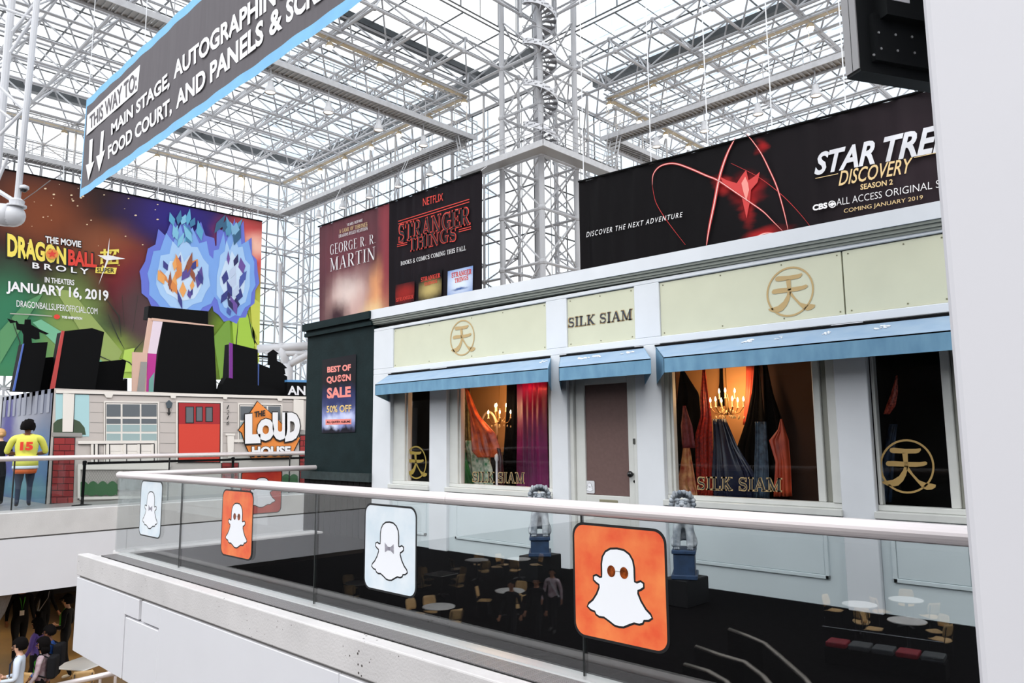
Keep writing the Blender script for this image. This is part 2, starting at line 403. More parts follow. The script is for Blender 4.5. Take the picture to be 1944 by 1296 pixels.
# ------------------------------------------------------------------ glass railing on it
RL = thing('glass_railing', 'nearest glass railing with thick round pinkish steel handrail on concrete coping', 'railing', (0, 0, 0))
RZ = 1.06
gj = [XE+.1, -9.23, -6.26, -3.12, .02, 3.0]
for i in range(5):
    MB().box((gj[i]+.008, YG-.009, .03), (gj[i+1]-.008, YG+.009, RZ)).build('glass_panel', RAILGL, RL)
for x in gj[1:5]:
    MB().box((x-.006, YG-.0095, .03), (x+.006, YG+.0095, RZ)).build('joint_seal', mat('seal', (.01, .012, .012, 1), .4), RL)
rails = [XE+.1, -9.6, -4.4, 3.0]
for i in range(3):
    MB().tube([(rails[i], YG, RZ), (rails[i+1]-.004, YG, RZ)], .047, 20, caps=True).build('handrail', STEEL, RL, smooth=False)
    for p in RL.children[-1].data.polygons: p.use_smooth = len(p.vertices) == 4
MB().ball((XE+.1, YG, RZ), .047, 16, 10).build('elbow', STEEL, RL, smooth=True)
# return side towards the shops
yj = [YG, 5.55, 7.2, 8.4]
for i in range(3):
    MB().box((XE+.1-.008, yj[i]+.01, .03), (XE+.1+.008, yj[i+1]-.008, RZ)).build('glass_panel', RAILGL, RL)
MB().tube([(XE+.1, YG, RZ), (XE+.1, 8.4, RZ)], .042, 20).build('handrail', STEEL, RL)
for p in RL.children[-1].data.polygons: p.use_smooth = len(p.vertices) == 4

# ------------------------------------------------------------------ far mezzanine across the gap
XS, ZS = -17.0, .14
mez = sempty('wall_mezzanine', 'concrete and white fascia edge of the far mezzanine', 'balcony edge')
MB().box((XS, -14, ZS-.40), (XS-.4, 16, ZS+.05)).build('concrete_band', CONC, mez)
MB().box((XS-.03, -14, ZS-.43), (XS-.4, 16, ZS-.40)).build('shadow_gap', MATS['gap_grey'], mez)
for i in range(6):
    MB().box((XS-.01, -14+5*i+.004, -1.31), (XS-.12, -14+5*(i+1)-.004, ZS-.43)).build('fascia_panel', PANEL, mez)
o = MB().box((XS-.12, -14, -1.30), (-32, 16, ZS)).build('floor_mezzanine', mat('grey_floor', S(150, 147, 146), .35, var=.2, vscale=.8)); struct(o, 'smooth grey floor of the far mezzanine', 'floor')
FR = thing('glass_railing', 'far glass railing along the mezzanine in front of the cartoon house booth', 'railing')
fy = [-13, 1.0, 3.95, 6.9, 9.85, 12.8, 15.7]
for i in range(6):
    MB().box((XS-.25, fy[i]+.01, ZS+.04), (XS-.27, fy[i+1]-.01, ZS+1.06)).build('glass_panel', glass_mat('far_rail_glass', (.88, .91, .91, 1), 1.45), FR)
for i in range(1, 6):
    MB().box((XS-.247, fy[i]-.012, ZS+.04), (XS-.273, fy[i]+.012, ZS+1.06)).build('joint_seal', MATS['seal'], FR)
MB().tube([(XS-.26, -13, ZS+1.07), (XS-.26, 15.7, ZS+1.07)], .05, 14).build('handrail', STEEL, FR, smooth=True)
MB().box((XS-.2, -13, ZS+.04), (XS-.32, 15.7, ZS+.09)).build('glass_channel', MATS['channel'], FR)
o = MB().lathe([(.42, LOW), (.42, -1.9), (.5, -1.75), (.62, -1.32)], (-17.9, 3.62, 0), 24).build('column', mat('rough_column', S(150, 143, 138), .9, var=.25, vscale=18, bump=.3, bscale=30)); struct(o, 'grey speckled concrete column under the mezzanine', 'column')
o = MB().box((-31, -14, LOW), (-32, 16, -1.3)).build('wall_concourse', mat('concourse_wall', S(70, 58, 48), .8)); struct(o, 'dim back wall of the lower concourse', 'wall')

# ------------------------------------------------------------------ white pillar beside the camera
def pillar():
    a = onY((1802, 648), 2.9); x0 = a.x
    m = MB(); n = 10; r = .10
    m.box((x0, 2.9, LOW), (x0+1.3, 4.2, 7.5))
    o = m.build('wall_right', mat('white_drywall', S(214, 212, 217), .55, var=.02, vscale=1)); bevel(o, .03, 3); struct(o, 'plain white pillar filling the right edge', 'pillar'); return x0
PX0 = pillar()
# hall walls behind and beside the viewpoint
HW = mat('hall_wall', S(88, 84, 82), .8, var=.2, vscale=.3)
o = MB().box((-58, -32.4, LOW), (22, -32, 8)).build('wall_rear', HW); struct(o, 'grey wall at the rear of the hall', 'wall')
o = MB().box((22, -32, LOW), (22.4, 60, 8)).build('wall_side', HW); struct(o, 'grey wall on the far right of the hall', 'wall')

# ------------------------------------------------------------------ space frames
MOD = 3.05
MXp, MYp = -26.8, 30.2           # near tube of the central mast
ZC, ZL = 20.0, 22.9              # catwalk and lighting truss levels
def frame(name, label, O, U, V, W, nu, nv, depth, rc=.085, rd=.052, glass=None, gap=.5, cat='roof', pane=True, panedir=1, mod=None):
    MOD = mod or 3.05
    """double-layer square-on-square space frame: layer 1 at O, layer 2 offset by W*depth, glazing behind layer 2"""
    O, U, V, W = Vector(O), Vector(U), Vector(V), Vector(W)
    root = sempty(name, label, cat)
    P = lambda i, j: O+U*(i*MOD)+V*(j*MOD)
    Q = lambda i, j: O+U*((i+.5)*MOD)+V*((j+.5)*MOD)+W*depth
    for j in range(nv+1): MB().tube([P(0, j), P(nu, j)], rc, 6).build('chord', FRW, root)
    for i in range(nu+1): MB().tube([P(i, 0), P(i, nv)], rc, 6).build('chord', FRW, root)
    for j in range(nv): MB().tube([Q(0, j), Q(nu-1, j)], rc*.85, 6).build('chord', FRW, root)
    for i in range(nu): MB().tube([Q(i, 0), Q(i, nv-1)], rc*.85, 6).build('chord', FRW, root)
    d = MB(); nd = MB()
    for i in range(nu):
        for j in range(nv):
            q = Q(i, j)
            for (a, b) in ((0,0),(1,0),(0,1),(1,1)): d.tube([P(i+a, j+b), q], rd, 5, caps=False)
            nd.ball(q, .17, 6, 4)
    for i in range(nu+1):
        for j in range(nv+1): nd.ball(P(i, j), .18, 6, 4)
    stuff(d.build('diagonal_struts', FRW, root, recalc=False)); stuff(nd.build('node_balls', FRW, root, recalc=False))
    if glass:
        g0 = depth+gap
        me = MB().add([(0,0,0), tuple(U*MOD), tuple(U*MOD+V*MOD), tuple(V*MOD)], [(0,1,2,3)]).mesh('pane', glass)
        for i in range(nu):
            for j in range(nv): link('pane', me, root, tuple(P(i, j)+W*g0))
        for i in range(2*nu+1):
            a = O+U*(i*MOD/2)+W*(g0-.06); MB().tube([a, a+V*(nv*MOD)], .06 if i % 2 == 0 else .035, 4).build('mullion', MULL, root)
        for j in range(nv+1):
            a = O+V*(j*MOD)+W*(g0-.06); MB().tube([a, a+U*(nu*MOD)], .06, 4).build('mullion', MULL, root)
    return root
X1 = MXp-MOD; Y1 = MYp+MOD
# left bay roof: x from X1 leftwards, y up to Y1
NLx, NLy = 9, 11
rootL = frame('ceiling_left', 'glazed space frame roof over the left bay of the hall', (X1+MOD*0, Y1, ZL+.4), (-1,0,0), (0,-1,0), (0,0,1), NLx, NLy, 1.9, glass=SKYGL)
rootR = frame('ceiling_right', 'glazed space frame roof over the right bay of the hall', (X1, Y1, ZL+.4), (1,0,0), (0,1,0), (0,0,1), 12, 9, 1.9, glass=SKYGL)
# walls: back of left bay, far left end, left side of right bay
NW = 8
wb = frame('wall_back', 'glazed space frame wall behind the book banners', (X1, Y1-1.6, ZL+.4), (-1,0,0), (0,0,-1), (0,1,0), NLx, NW, 1.5, rc=.075, rd=.05, glass=SKYGL, gap=.4, cat='wall')
wl = frame('wall_left', 'glazed space frame end wall behind the huge anime banner', (X1-MOD*NLx+1.4, Y1, ZL+.4), (0,-1,0), (0,0,-1), (-1,0,0), NLy, NW-1, 1.5, rc=.075, rd=.05, glass=SKYGL, gap=.4, cat='wall')
wr = frame('wall_inner', 'glazed space frame wall running back from the central mast', (X1+1.6, Y1, ZL+.4), (0,1,0), (0,0,-1), (-1,0,0), 8, NW, 1.5, rc=.075, rd=.05, glass=SKYGL, gap=.4, cat='wall')
# upper walls of the tall central bay and its high roof
wu = frame('wall_upper_left', 'upper glazed wall of the tall central bay above the left roof', (X1+1.6, Y1, ZL+3.2), (0,-1,0), (0,0,1), (-1,0,0), 12, 4, 1.5, rc=.08, rd=.055, glass=SKYGL, gap=.4, cat='wall')
wv = frame('wall_upper_back', 'upper glazed wall of the tall central bay above the right roof', (X1, Y1-1.6, ZL+3.2), (1,0,0), (0,0,1), (0,1,0), 12, 4, 1.5, rc=.08, rd=.055, glass=SKYGL, gap=.4, cat='wall')
frame('ceiling_central', 'high glazed space frame roof over the tall central bay', (X1, Y1, 36.5), (1,0,0), (0,-1,0), (0,0,1), 9, 11, 3.0, rc=.12, rd=.08, glass=SKYGL, mod=6.1)
# dark eaves flashing where the bay roofs meet the tall bay
for (nm, a, b) in (('trim_1', (-34.3, Y1-33, ZL+2.35), (-34.9, Y1, ZL+2.75)), ('trim_2', (X1, 39.0, ZL+2.35), (X1+36, 39.6, ZL+2.75)),
                   ('trim_3', (X1-27.2, Y1-33, ZL+2.3), (X1-27.7, Y1, ZL+2.8)), ('trim_4', (X1, Y1-.5, ZL+2.3), (X1-27.4, Y1+.1, ZL+2.8))):
    struct(MB().box(a, b).build(nm, DKST), {'trim_1': 'dark gutter along the near side of the left roof', 'trim_2': 'dark gutter crossing the right roof', 'trim_3': 'dark gutter at the far end of the left roof', 'trim_4': 'dark gutter at the back of the left roof'}[nm], 'gutter')
# solid plinth walls under the glazing
SP = mat('spandrel', S(214, 214, 218), .7)
o = MB().box((X1-MOD*NLx, -32, LOW), (X1-MOD*NLx-.4, Y1+1, 4.6)).build('wall_spandrel', SP); struct(o, 'pale solid wall below the glazing at the left end', 'wall')
o = MB().box((X1-MOD*NLx, Y1+.2, LOW), (22, Y1+.6, 0.2)).build('wall_base', SP); struct(o, 'pale solid wall below the rear glazing', 'wall')

# ------------------------------------------------------------------ central lattice mast
mast = sempty('column_mast', 'white four tube lattice mast carrying the spiral stair', 'mast')
cs = [(MXp, MYp), (MXp-MOD, MYp), (MXp-MOD, Y1), (MXp, Y1)]
for k, (x, y) in enumerate(cs): MB().tube([(x, y, LOW), (x, y, ZL+12)], .17, 10).build('tube', FRW, mast, smooth=False)
br = []
for lev in range(-1, 13):
    z0, z1 = ZL+.4-(lev+1)*MOD, ZL+.4-lev*MOD
    if z0 < LOW: break
    for k in range(4):
        a, b = cs[k], cs[(k+1) % 4]
        m = MB()
        m.tube([(*a, z0), (*b, z0)], .09, 6)
        mx, my = (a[0]+b[0])/2, (a[1]+b[1])/2
        m.tube([(*a, z0), (*b, z1)], .055, 6); m.tube([(*b, z0), (*a, z1)], .055, 6)
        m.build('cross_brace', FRW, mast)
    nb = MB()
    for a in cs: nb.ball((*a, z0), .24, 8, 6)
    nb.build('node_collar', FRW, mast)
# ================================================================== the cream and grey shopfront
PF = PlaneY(YF)
FG = mat('shop_grey', S(226, 229, 234), .55, var=.06, vscale=2.5)
FG2 = mat('shop_grey_frame', S(214, 215, 211), .5, var=.08, vscale=5)
FG3 = mat('shop_base', S(212, 222, 226), .5, var=.06, vscale=2)
YEL = mat('sign_yellow', S(213, 213, 188), .6, var=.05, vscale=3)
GOLD = mat('gold_paint', S(190, 160, 108), .5)
OLIVE = mat('olive_gold', S(150, 128, 46), .5)
MOULD = mat('dark_moulding', S(136, 140, 132), .6)
shop = sempty('wall_shopfront', 'grey painted shopfront with pale yellow sign boards and three blue awnings', 'shopfront')
XL, XR = -9.73, 1.6
def fb(x0, x1, z0, z1, name, m=FG, y0=0.0, y1=.12, par=shop, bv=.006):
    o = MB().box((x0, YF+y0, z0), (x1, YF+y1, z1)).build(name, m, par)
    if bv: bevel(o, bv, 1)
    return o
# cornice with a stepped moulding below it
cn = MB()
for (z0, z1, p) in ((3.345, 3.49, .06),):
    cn.box((XL-.03, YF-p, z0), (XR, YF+.3, z1))
def rake(m):      # the cornice was put up a little out of level
    m.v = [(x, y, z+.045-.0106*(x-XL)) for x, y, z in m.v]; return m
rake(cn).build('cornice', FG, shop)
md = MB()
for (z0, z1, p) in ((3.318, 3.345, .045), (3.285, 3.318, .028), (3.262, 3.285, .014)): md.box((XL, YF-p, z0), (XR, YF+.3, z1))
rake(md).build('cornice_moulding', MOULD, shop)
fb(XL, XR, 3.195, 3.24, 'fascia_rail'); fb(XL, XR, 2.515, 2.597, 'fascia_rail')
for a, b in ((XL, -9.24), (-6.13, -5.80), (-4.81, -4.485)): fb(a, b, 2.597, 3.195, 'fascia_stile')
MB().box((XL, YF+.1, 2.5), (XR, YF+.2, 3.3)).build('fascia_backing', mat('fascia_dark', S(50, 48, 44), .8), shop)
def sign_panel(x0, x1):
    return fb(x0+.004, x1-.004, 2.6, 3.186, 'sign_panel', YEL, .022, .09, bv=.003)
sp1 = sign_panel(-9.24, -6.13); sp2 = sign_panel(-5.80, -4.81); sp3 = sign_panel(-4.485, -2.53); sp4 = sign_panel(-2.525, XR)
NAIL = mat('nail_head', S(120, 118, 90), .5)
for sp, xs in ((sp1, (-9.2, -8.4, -7.5, -6.9, -6.17)), (sp2, (-5.75, -5.3, -4.86)), (sp3, (-4.44, -3.75, -3.1, -2.57)), (sp4, (-2.47, -2.0, -1.7))):
    m = MB()
    for x in xs:
        for z in (2.63, 3.155): m.lathe([(.008, 0), (.008, .004)], (x, YF+.018, z), 6, axis='y')
    stuff(m.build('nail_heads', NAIL, sp))
# the character in a ring
def _n(L): return [((x-1200)/277, (350-y)/277) for x, y in L]
KJ = [_n([(1022,195),(1030,172),(1060,162),(1180,172),(1290,168),(1335,160),(1342,178),(1320,205),(1290,215),(1200,219),(1060,219),(1035,212)]),
      _n([(1150,212),(1206,212),(1212,360),(1172,360)]),
      _n([(983,325),(1000,302),(1060,298),(1200,305),(1330,303),(1385,293),(1405,305),(1400,325),(1370,340),(1290,353),(1100,353),(1010,353),(990,345)]),
      _n([(1172,345),(1160,390),(1120,450),(1060,490),(990,505),(943,512),(958,532),(1000,552),(1060,560),(1112,548),(1160,500),(1190,440),(1202,390),(1212,345)]),
      _n([(1195,345),(1215,355),(1262,425),(1322,488),(1390,512),(1450,518),(1492,530),(1487,556),(1450,578),(1400,584),(1358,566),(1308,512),(1250,445),(1195,385)])]
def emblem(name, m, par, plane, cx, cy, rx, ry, slope, off, ring=.075):
    mb = MB(); T = lambda q: (cx+q[0]*rx, cy-q[1]*ry+slope*q[0]*rx)
    for poly in KJ: pxpoly(mb, plane, [T(q) for q in poly], off)
    n = 44; a = [T((cos(2*pi*i/n), sin(2*pi*i/n))) for i in range(n)]; b = [T((cos(2*pi*i/n)*(1-ring), sin(2*pi*i/n)*(1-ring))) for i in range(n)]
    P = [plane(p, off) for p in a+b]; mb.add(P, [(i, (i+1) % n, n+(i+1) % n, n+i) for i in range(n)])
    return mb.build(name, m, par, recalc=False)
emblem('emblem', GOLD, sp1, PF, 877.6, 641, 23.2, 34, -.14, -.0175)
emblem('emblem', GOLD, sp3, PF, 1500, 553.5, 45, 47.5, -.13, -.0175)
t = MB(); place2d(t, serif2d('SILK SIAM', .03), PF, (1077.6, 622), (1200.8, 606.2), 18.6, 20.4, -.018); t.build('lettering_edge', mat('brass_edge', S(168, 140, 92), .5), sp2, recalc=False)
t = MB(); place2d(t, serif2d('SILK SIAM', -.004), PF, (1078.6, 621), (1199.8, 605.4), 17, 18.6, -.0155); t.build('lettering', mat('navy_paint', S(38, 48, 66), .5), sp2, recalc=False)
# pilasters
for a, b in ((XL, -9.28), (-8.365, -7.995), (-6.065, -5.81), (-4.83, -4.49), (-2.66, -2.37), (-1.52, XR)):
    fb(a, b, 0, 2.515, 'pilaster', FG, 0, .25)
# apron panels below the windows
SILLZ = .80
for (a, b, mx0, mx1, mz0) in ((-9.28, -8.365, -9.16, -8.47, .17), (-7.995, -6.065, -7.85, -6.2, .18), (-4.49, -2.66, -4.40, -2.82, .235), (-2.37, -1.52, -2.28, -1.66, .275)):
    fb(a, b, 0, SILLZ, 'apron', FG3, .05, .2)
    m = MB(); w = .035
    for q in ((mx0, mx1, mz0, mz0+w), (mx0, mx1, .66-w, .66), (mx0, mx0+w, mz0, .66), (mx1-w, mx1, mz0, .66)):
        m.box((q[0], YF+.028, q[2]), (q[1], YF+.06, q[3]))
    o = m.build('panel_moulding', FG3, shop); bevel(o, .004, 1)
    fb(mx0+w, mx1-w, mz0+w, .66-w, 'raised_panel', FG3, .036, .06)
# windows
SHG = glass_mat('shop_glass', (.95, .96, .96, 1), 1.5, boost=.45)
def window(nm, label, x0, x1, p0, p1, lettering=None):
    w = sempty(nm, label, 'window')
    fb(x0-.01, x1+.01, SILLZ, .862, 'sill', FG2, -.03, .2, w)
    fb(x0, x1, .862, .91, 'bottom_rail', FG2, .05, .16, w)
    fb(x0, p0-.03, .91, 2.5, 'jamb', FG2, .06, .2, w); fb(p0-.03, p0, .91, 2.5, 'jamb_bead', FG2, .09, .16, w)
    if x1-p1 > .08:
        e = x1-p1
        fb(p1, p1+.07*min(1, e/.2), .91, 2.5, 'jamb_bead', FG2, .09, .16, w)
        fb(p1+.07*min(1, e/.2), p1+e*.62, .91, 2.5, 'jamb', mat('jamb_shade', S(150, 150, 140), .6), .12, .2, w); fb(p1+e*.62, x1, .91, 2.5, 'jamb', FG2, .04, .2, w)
    fb(x0, x1, 2.44, 2.5, 'head_rail', FG2, .06, .2, w)
    MB().add([(p0, YF+.125, .905), (p1, YF+.125, .905), (p1, YF+.125, 2.45), (p0, YF+.125, 2.45)], [(0,1,2,3)]).build('pane', SHG, w, recalc=False)
    return w
w1 = window('window_1', 'narrow dark shop window with a gold ringed character', -9.28, -8.365, -8.97, -8.38)
w2 = window('window_2', 'shop window with green and rust silks and a chandelier', -7.995, -6.065, -7.80, -6.19)
w3 = window('window_3', 'wide shop window full of hanging silks and a chandelier', -4.49, -2.66, -4.41, -2.90)
w4 = window('window_4', 'dark shop window with large gold ringed character beside the pillar', -2.37, -1.52, -2.345, -1.81)
PG = PlaneY(YF+.123)
emblem('emblem', OLIVE, w1, PG, 790, 877.5, 19.6, 31.5, .04, 0.0, .09)
emblem('emblem', mat('gold_leaf', S(178, 146, 88), .45, .2), w4, PG, 1722, 885, 52, 51.5, .03, 0.0)
for (w, p0, p1, h0, h1) in ((w2, (896.3, 914), (995.6, 917.4), 18.5, 20.5), (w3, (1323, 928.6), (1484.5, 933), 23.6, 25.4)):
    g = MB(); place2d(g, serif2d('SILK SIAM', .035), PG, p0, p1, h0, h1, 0.0)
    g.build('lettering_outline', GOLD, w, recalc=False)
    g = MB(); place2d(g, serif2d('SILK SIAM', -.008), PG, (p0[0]+.5, p0[1]-.6), (p1[0]-.5, p1[1]-.6), h0-1.4, h1-1.4, .002)
    g.build('lettering', mat('black_vinyl', (.012, .012, .014, 1), .5), w, recalc=False)
# door
d = sempty('door_1', 'grey shop door with brown backed glass panel', 'door')
fb(-5.81, -5.755, 0, 2.5, 'frame', FG2, .04, .2, d); fb(-4.90, -4.83, 0, 2.5, 'frame', FG2, .04, .2, d); fb(-5.81, -4.83, 2.36, 2.5, 'frame', FG2, .04, .2, d)
fb(-5.75, -5.615, 0, 2.36, 'stile', FG2, .08, .14, d); fb(-5.0, -4.905, 0, 2.36, 'stile', FG2, .08, .14, d)
fb(-5.615, -5.0, 2.13, 2.36, 'rail', FG2, .08, .14, d); fb(-5.615, -5.0, 0, .86, 'rail', FG2, .08, .14, d)
fb(-5.615, -5.0, .86, 2.13, 'brown_panel', mat('brown_paper', S(108, 84, 80), .8, var=.12, vscale=30), .1, .13, d)
fb(-5.42, -5.16, .74, .815, 'letter_slot', mat('brass_plate', S(170, 165, 140), .35, .6), .072, .09, d)
k = MB().lathe([(.012, 0), (.012, -.03), (.034, -.045), (.036, -.062), (.02, -.078), (0.002, -.08)], (-4.945, YF+.08, 1.11), 14, axis='y').build('knob', mat('black_knob', (.01, .01, .01, 1), .15), d, smooth=True)
MB().lathe([(.016, 0), (.016, -.006)], (-4.925, YF+.08, 1.03), 10, axis='y').build('keyhole', BLACK, d)
fb(-4.9, -4.875, 1.44, 1.50, 'hinge', mat('hinge_iron', S(60, 60, 55), .5), .03, .05, d, 0)

# awnings
AWT = mat('awning_blue_lit', S(152, 174, 196), .75, var=.14, vscale=5, col2=S(136, 162, 190))  # same cloth twice: sky-lit top paler, front's shade put into the colour
AWF = mat('awning_blue_shaded', S(120, 164, 192), .8, var=.3, vscale=9, stretch=(1, 1, .35), col2=S(96, 140, 172))
SNOW = mat('white_flake', S(240, 242, 246), .8)
AD = .5
def awning(label, bx0, bx1, fx0, fx1):
    a = thing('awning', label, 'awning', (0, 0, 0), group='blue shop awnings')
    y0, y1 = YF-.002, YF-AD; zt, zf, zb, zs = 2.488, 2.303, 2.149, 2.085
    MB().prism([(bx0, y0, zt), (bx1, y0, zt), (fx1, y1, zf), (fx0, y1, zf)], (0, 0, -.012)).build('canopy', AWT, a)
    MB().prism([(fx0, y1, zf), (fx1, y1, zf), (fx1, y1, zb), (fx0, y1, zb)], (0, .01, 0)).build('valance', AWF, a)
    for bx, fx in ((bx0, fx0), (bx1, fx1)):
        MB().prism([(bx, y0, zt), (fx, y1, zf), (fx, y1, zb), (bx, y0, zs)], (.006, 0, 0)).build('side_flap', AWF, a)
    MB().box((bx0, YF-.02, zt), (bx1, YF, zt+.018)).build('fixing_strip', BLACK, a)
    return a
def ax(px_): return onY(px_, YF-AD).x
a1 = awning('blue awning over the two left shop windows, next to the dark green wall', -9.325, -6.06, ax((712, 740)), ax((1040, 712)))
a2 = awning('smallest blue awning, over the shop door, with a long white flake on top', -5.90, -4.70, ax((1061, 708)), ax((1235, 694)))
a3 = awning('longest blue awning, over the two right shop windows', -4.545, XR, ax((1260, 692)), XR+.2)
def flakes(a, lst):
    for (p, w, h) in lst:
        m = MB(); y = YF-.2; c = onY(p, y); z = lerp(2.488, 2.303, .2/AD)
        rnd = random.Random(int(p[0]))
        n = 9; P = [(c.x+w*(i/(n-1)-.5), y-.05+.1*rnd.random(), z) for i in range(n)]
        for q in P: m.ball((q[0], q[1], lerp(2.488, 2.303, (YF-q[1])/AD)+.006), h*(.4+.6*rnd.random()), 6, 4, sz=.6)
        stuff(m.build('white_flake', SNOW, a))
flakes(a2, [((1120, 674), .33, .028), ((1190, 672), .14, .022)]); flakes(a3, [((1421, 653), .08, .025), ((1675, 628), .1, .022), ((1481, 642), .05, .014), ((1570, 621), .05, .015)])
flakes(a1, [((1030, 690), .08, .016)])

# ------------------------------------------------------------------ inside the windows
TANW = mat('warm_backdrop', S(196, 146, 96), .8, var=.15, vscale=2)
DARKW = mat('shop_dark', (.010, .009, .009, 1), .9)
inn = sempty('wall_shop_interior', 'dark display space behind the shop windows', 'interior wall')
YB = 8.35
MB().box((-10.8, YF+.26, .40), (XR, YB+.1, .45)).build('display_floor', DARKW, inn)
MB().box((-10.8, YF+.26, 3.0), (XR, YB+.1, 3.05)).build('display_ceiling', DARKW, inn)
MB().box((-10.8, YB, .4), (XR, YB+.1, 3.05)).build('display_back', DARKW, inn)
for x in (-10.8, -2.62, 1.5): MB().box((x, YF+.26, .5), (x+.03, YB, 3.05)).build('partition', DARKW, inn)
for pa, pb, zz in (((872, 800), (968, 800), 1.30), ((1286, 800), (1446, 800), 1.2)):
    MB().box((onY(pa, YB-.03).x, YB-.03, zz), (onY(pb, YB-.03).x, YB, 3.0)).build('warm_backdrop', TANW, inn)
MB().box((onY((1446, 800), YB-.03).x, YB-.02, .45), (onY((1560, 800), YB-.03).x, YB, 3.0)).build('brown_backdrop', mat('brown_backdrop', S(58, 34, 24), .8), inn)
BLKC = mat('black_cloth', (.0025, .0022, .0022, 1), .9, spec=.05)
def drape(name, label, cat, m, rows, Y, folds=4, amp=.03, grp='silks hung in the shop windows'):
    """hanging cloth: rows of (pixel y, left x, right x) at depth Y, pleated towards the viewer"""
    nr = len(rows); P = [(onY((r[1], r[0]), Y), onY((r[2], r[0]), Y)) for r in rows]
    ph = random.random()*6
    def fn(u, v):
        f = v*(nr-1); i = min(int(f), nr-2); t = f-i
        a = lerp(P[i][0], P[i+1][0], t); b = lerp(P[i][1], P[i+1][1], t); q = lerp(a, b, u)
        w = u+.12*sin(2.2*pi*u+ph)+.10*v*sin(3*u+ph)
        return (q.x, q.y+amp*(.7*sin(w*folds*1.1*pi+ph+1.2*v)+.35*sin(w*folds*2.7*pi+2*ph))*(.5+.5*v)+amp*.4*sin(5*v+3*u), q.z)
    mb = MB().grid(fn, max(10, folds*6), max(8, 4*nr)); o = mb.build(name, m, None, smooth=True, recalc=False)
    s = o.modifiers.new('solid', 'SOLIDIFY'); s.thickness = .004
    return tag(o, label, cat, grp)
def cloth(n, c, c2, sc=12, rough=.45, sheen=.3, spec=.5): return mat(n, c, rough, var=1, vscale=sc, col2=c2, spec=spec)
cr = cloth('rust_silk', S(232, 112, 58), S(136, 44, 36), 9, .3)
drape('silk_scarf', 'rust and maroon silk scarf swept to the right in the left display', 'cloth', cr, [(738,883,888),(765,886,899),(788,892,909),(822,894,939),(840,897,944),(856,899,948),(868,910,943)], 7.55, 5, .035)
drape('silk_scarf', 'thin dark maroon scarf tail hanging over the white stand', 'cloth', cloth('maroon_silk', S(72, 26, 34), S(30, 12, 16), 8, .3), [(850,943,950),(873,947,956),(895,947,958),(924,950,958)], 7.5, 2, .02)
drape('floral_silk', 'white and green floral silk hanging at the bottom of the left display', 'cloth', cloth('green_floral', S(236, 244, 232), S(34, 130, 84), 16), [(836,884,897),(864,886,926),(890,889,933),(926,897,934)], 7.6, 4, .03)
drape('plain_silk', 'bright green silk hanging behind the floral silk', 'cloth', cloth('green_silk', S(40, 150, 50), S(14, 74, 26), 4), [(852,877,883),(890,875,892),(925,880,900)], 7.56, 3, .02)
drape('curtain', 'cream patterned curtain at the left of the chandelier', 'curtain', cloth('cream_curtain', S(186, 172, 120), S(96, 90, 60), 14), [(735,880,893),(790,881,894),(850,883,896)], 8.15, 3, .02)
drape('curtain', 'black curtain along the left edge of the left display', 'curtain', BLKC, [(730,864,884),(930,864,880)], 7.9, 4, .03)
drape('curtain', 'black curtain between the chandelier and the purple curtain', 'curtain', BLKC, [(725,962,983),(932,955,984)], 7.85, 4, .03)
drape('curtain', 'red to purple sheer curtain at the right of the left display', 'curtain', cloth('purple_sheer', S(146, 26, 110), S(92, 14, 70), 3), [(722,981,1040),(835,982,1040),(938,983,1040)], 7.8, 7, .03)
# right display
drape('curtain', 'black cloth hung to a peak at the left of the right display', 'cloth', BLKC, [(700,1292,1297),(748,1286,1328),(800,1284,1330),(945,1284,1332)], 8.25, 3, .03)
drape('silk_scarf', 'tall red sequinned silk hanging left of the right chandelier', 'cloth', cloth('red_sequin', S(196, 52, 36), S(96, 18, 18), 40, .3), [(698,1334,1338),(752,1329,1347),(790,1330,1353),(827,1320,1354),(900,1323,1354),(944,1324,1352)], 7.72, 4, .03)
drape('silk_dress', 'maroon floral silk bunched at the upper left of the right display', 'cloth', cloth('maroon_floral', S(150, 66, 78), S(84, 24, 34), 18), [(770,1296,1302),(807,1292,1315),(850,1297,1319)], 7.5, 3, .02)
drape('silk_dress', 'gold silk skirt with red flowers at the lower left of the right display', 'cloth', cloth('gold_floral', S(222, 168, 112), S(160, 62, 48), 14), [(850,1297,1310),(898,1290,1319),(920,1284,1322),(942,1300,1325)], 7.48, 4, .02)
drape('silk_scarf', 'coral sheer silk hanging right of the right chandelier', 'cloth', cloth('coral_sheer', S(222, 96, 66), S(168, 56, 46), 5), [(694,1416,1432),(760,1414,1429),(806,1411,1424)], 8.2, 2, .02)
drape('curtain', 'narrow black cloth hanging above the right chandelier', 'cloth', BLKC, [(696,1367,1372),(735,1366,1374),(770,1364,1376)], 8.28, 1, .015)
drape('curtain', 'black cloth flaring down from a peak right of the coral silk', 'cloth', BLKC, [(690,1433,1441),(745,1427,1448),(800,1415,1453),(850,1399,1456),(950,1396,1460)], 8.1, 4, .03)
drape('curtain', 'black cloth hung to a peak behind the orange silk', 'cloth', BLKC, [(688,1447,1455),(750,1448,1470),(800,1450,1487),(950,1452,1500)], 8.2, 4, .03)
drape('silk_swag', 'navy sequinned silk swag sweeping across the bottom of the right display', 'cloth', cloth('navy_sequin', (.012, .014, .03, 1), S(22, 32, 62), 45, .25), [(795,1354,1376),(850,1354,1402),(900,1352,1434),(947,1358,1440)], 7.65, 6, .035)
drape('brocade_silk', 'grey blue brocade silk with palm pattern in the right display', 'cloth', cloth('blue_brocade', S(70, 92, 112), S(26, 38, 54), 22), [(800,1434,1454),(860,1433,1458),(946,1432,1460)], 7.6, 4, .02)
